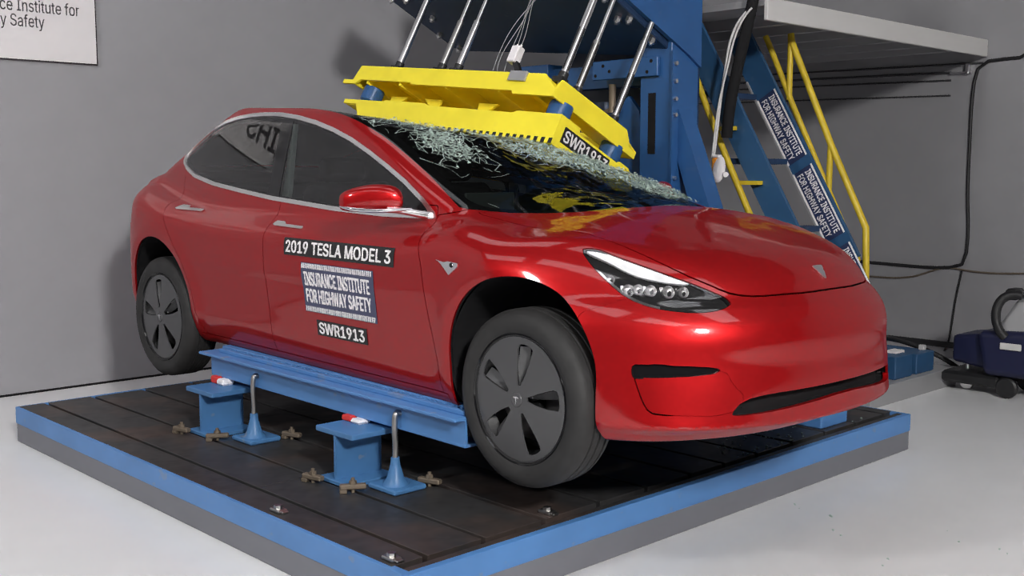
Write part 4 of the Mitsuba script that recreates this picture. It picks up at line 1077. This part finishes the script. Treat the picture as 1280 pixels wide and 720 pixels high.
put('edge', [box(XW, XW + .022, -2.16, -.400, 2.255, 2.262), box(XW, XW + .022, -.405, -.398, 2.255, 2.95)], 'mat_ink', SG, kind='stuff')
def wline(s, right, base, cap, w):
    m = meshkit.text_mesh(s, cap, .002, False); b = m.bounds; m.apply_translation([-b[1, 0], 0, 0]); m.apply_scale([w / (b[1, 0] - b[0, 0]), 1, 1])
    put('lettering', moved(m, frame([XW + .0202, right, base], [0, 1, 0], [0, 0, 1], [1, 0, 0])), 'mat_ink', SG)
m = meshkit.text_mesh('IIHS', .25, .002, True); b_ = m.bounds; m.apply_translation([-b_[1, 0], 0, 0])
put('logo_lettering', moved(m, frame([XW + .0202, -1.66, 2.44], [0, .82, 0], [0, .22, 1], [1, 0, 0])), 'mat_ink', SG, label='large black institute initials')
wline('Insurance Institute for', -.515, 2.578, .078, .80)
wline('Highway Safety', -.755, 2.478, .078, .545)

# ---------------------------------------------------------------- far right: second base and a wheeled machine
SB = thing('steel_base', 'low grey steel base with blue blocks on it at the right wall', 'base')
put('plinth', box(-1.6, .90, 2.75, 3.98, 0, .13, .005), 'mat_grey_metal', SB)
for i, (y0, y1, x) in enumerate(((2.90, 3.10, .80), (3.16, 3.40, .85), (3.46, 3.72, .85))):
    put('block', box(x - .5, x, y0, y1, .13, .27 + .015 * (i % 2), .006), 'mat_stair_blue', SB)
put('beam', box(-1.4, .30, 2.95, 3.7, .13, .30, .005), 'mat_rig_blue', SB)
put('fitting', box(.70, .78, 3.30, 3.42, .27, .30, .004), 'mat_white', SB)
put('fitting', box(.76, .80, 3.66, 3.70, .27, .305, .004), 'mat_light_grey', SB)
put('hose', tube(curve([(.5, 2.9, .32), (.6, 3.2, .36), (.55, 3.6, .34), (.75, 3.9, .22), (.95, 4.05, .05)], 30), .018, 10), 'mat_black', SB, smooth=40)
FS = thing('floor_scrubber', 'dark blue wheeled floor machine with black handle at the right edge', 'floor machine')
put('tank', trimesh.convex.convex_hull(np.vstack([trimesh.creation.icosphere(2, .05).vertices + q for q in ([1.25, 3.72, .20], [1.25, 4.15, .20], [1.80, 3.72, .20], [1.80, 4.15, .20], [1.20, 3.74, .40], [1.22, 4.12, .40], [1.80, 3.74, .44], [1.80, 4.12, .44])])), 'mat_machine_navy', FS, smooth=35)
put('dome', trimesh.convex.convex_hull(np.vstack([trimesh.creation.icosphere(2, .05).vertices + q for q in ([1.30, 3.78, .44], [1.30, 4.08, .44], [1.75, 3.78, .48], [1.75, 4.08, .48], [1.40, 3.82, .62], [1.40, 4.04, .62], [1.72, 3.84, .62], [1.72, 4.04, .62])])), 'mat_grey_metal', FS, smooth=35)
put('front_box', trimesh.convex.convex_hull(np.vstack([trimesh.creation.icosphere(2, .03).vertices + q for q in ([.98, 3.80, .23], [.98, 4.10, .23], [1.25, 3.78, .20], [1.25, 4.12, .20], [.98, 3.80, .36], [.98, 4.10, .36], [1.25, 3.78, .40], [1.25, 4.12, .40])])), 'mat_machine_navy', FS, smooth=35)
put('handle', tube(curve([(1.34, 3.70, .42), (1.28, 3.68, .56), (1.30, 3.70, .66), (1.42, 3.74, .70)], 20), .030, 12), 'mat_black', FS, smooth=40)
put('grip', [box(1.36, 1.9, 3.80, 3.84, .700, .722, .006), box(1.36, 1.9, 3.86, 3.90, .660, .680, .006)], 'mat_chrome', FS)
put('grip_end', box(1.29, 1.37, 3.78, 3.92, .66, .735, .015), 'mat_black', FS)
put('badge', box(1.32, 1.46, 3.664, 3.672, .34, .385, .003), 'mat_light_grey', FS)
for x, y in ((1.35, 3.74), (1.70, 3.74), (1.35, 4.10), (1.70, 4.10)):
    put('wheel', lathe([(0, -.025), (.06, -.025), (.072, -.015), (.072, .015), (.06, .025), (0, .025)], 24, frame([x, y, .073], [1, 0, 0], [0, 0, 1], [0, -1, 0])), 'mat_black', FS, smooth=35)
put('caster', [cyl([1.02, 3.88, .05], [1.02, 3.88, .20], .012, 10), lathe([(0, -.015), (.045, -.015), (.045, .015), (0, .015)], 20, frame([1.02, 3.88, .046], [1, 0, 0], [0, 0, 1], [0, -1, 0]))], 'mat_satin_chrome', FS, smooth=35)
put('brush_deck', box(.90, 1.30, 3.72, 4.18, .06, .14, .02), 'mat_black', FS)
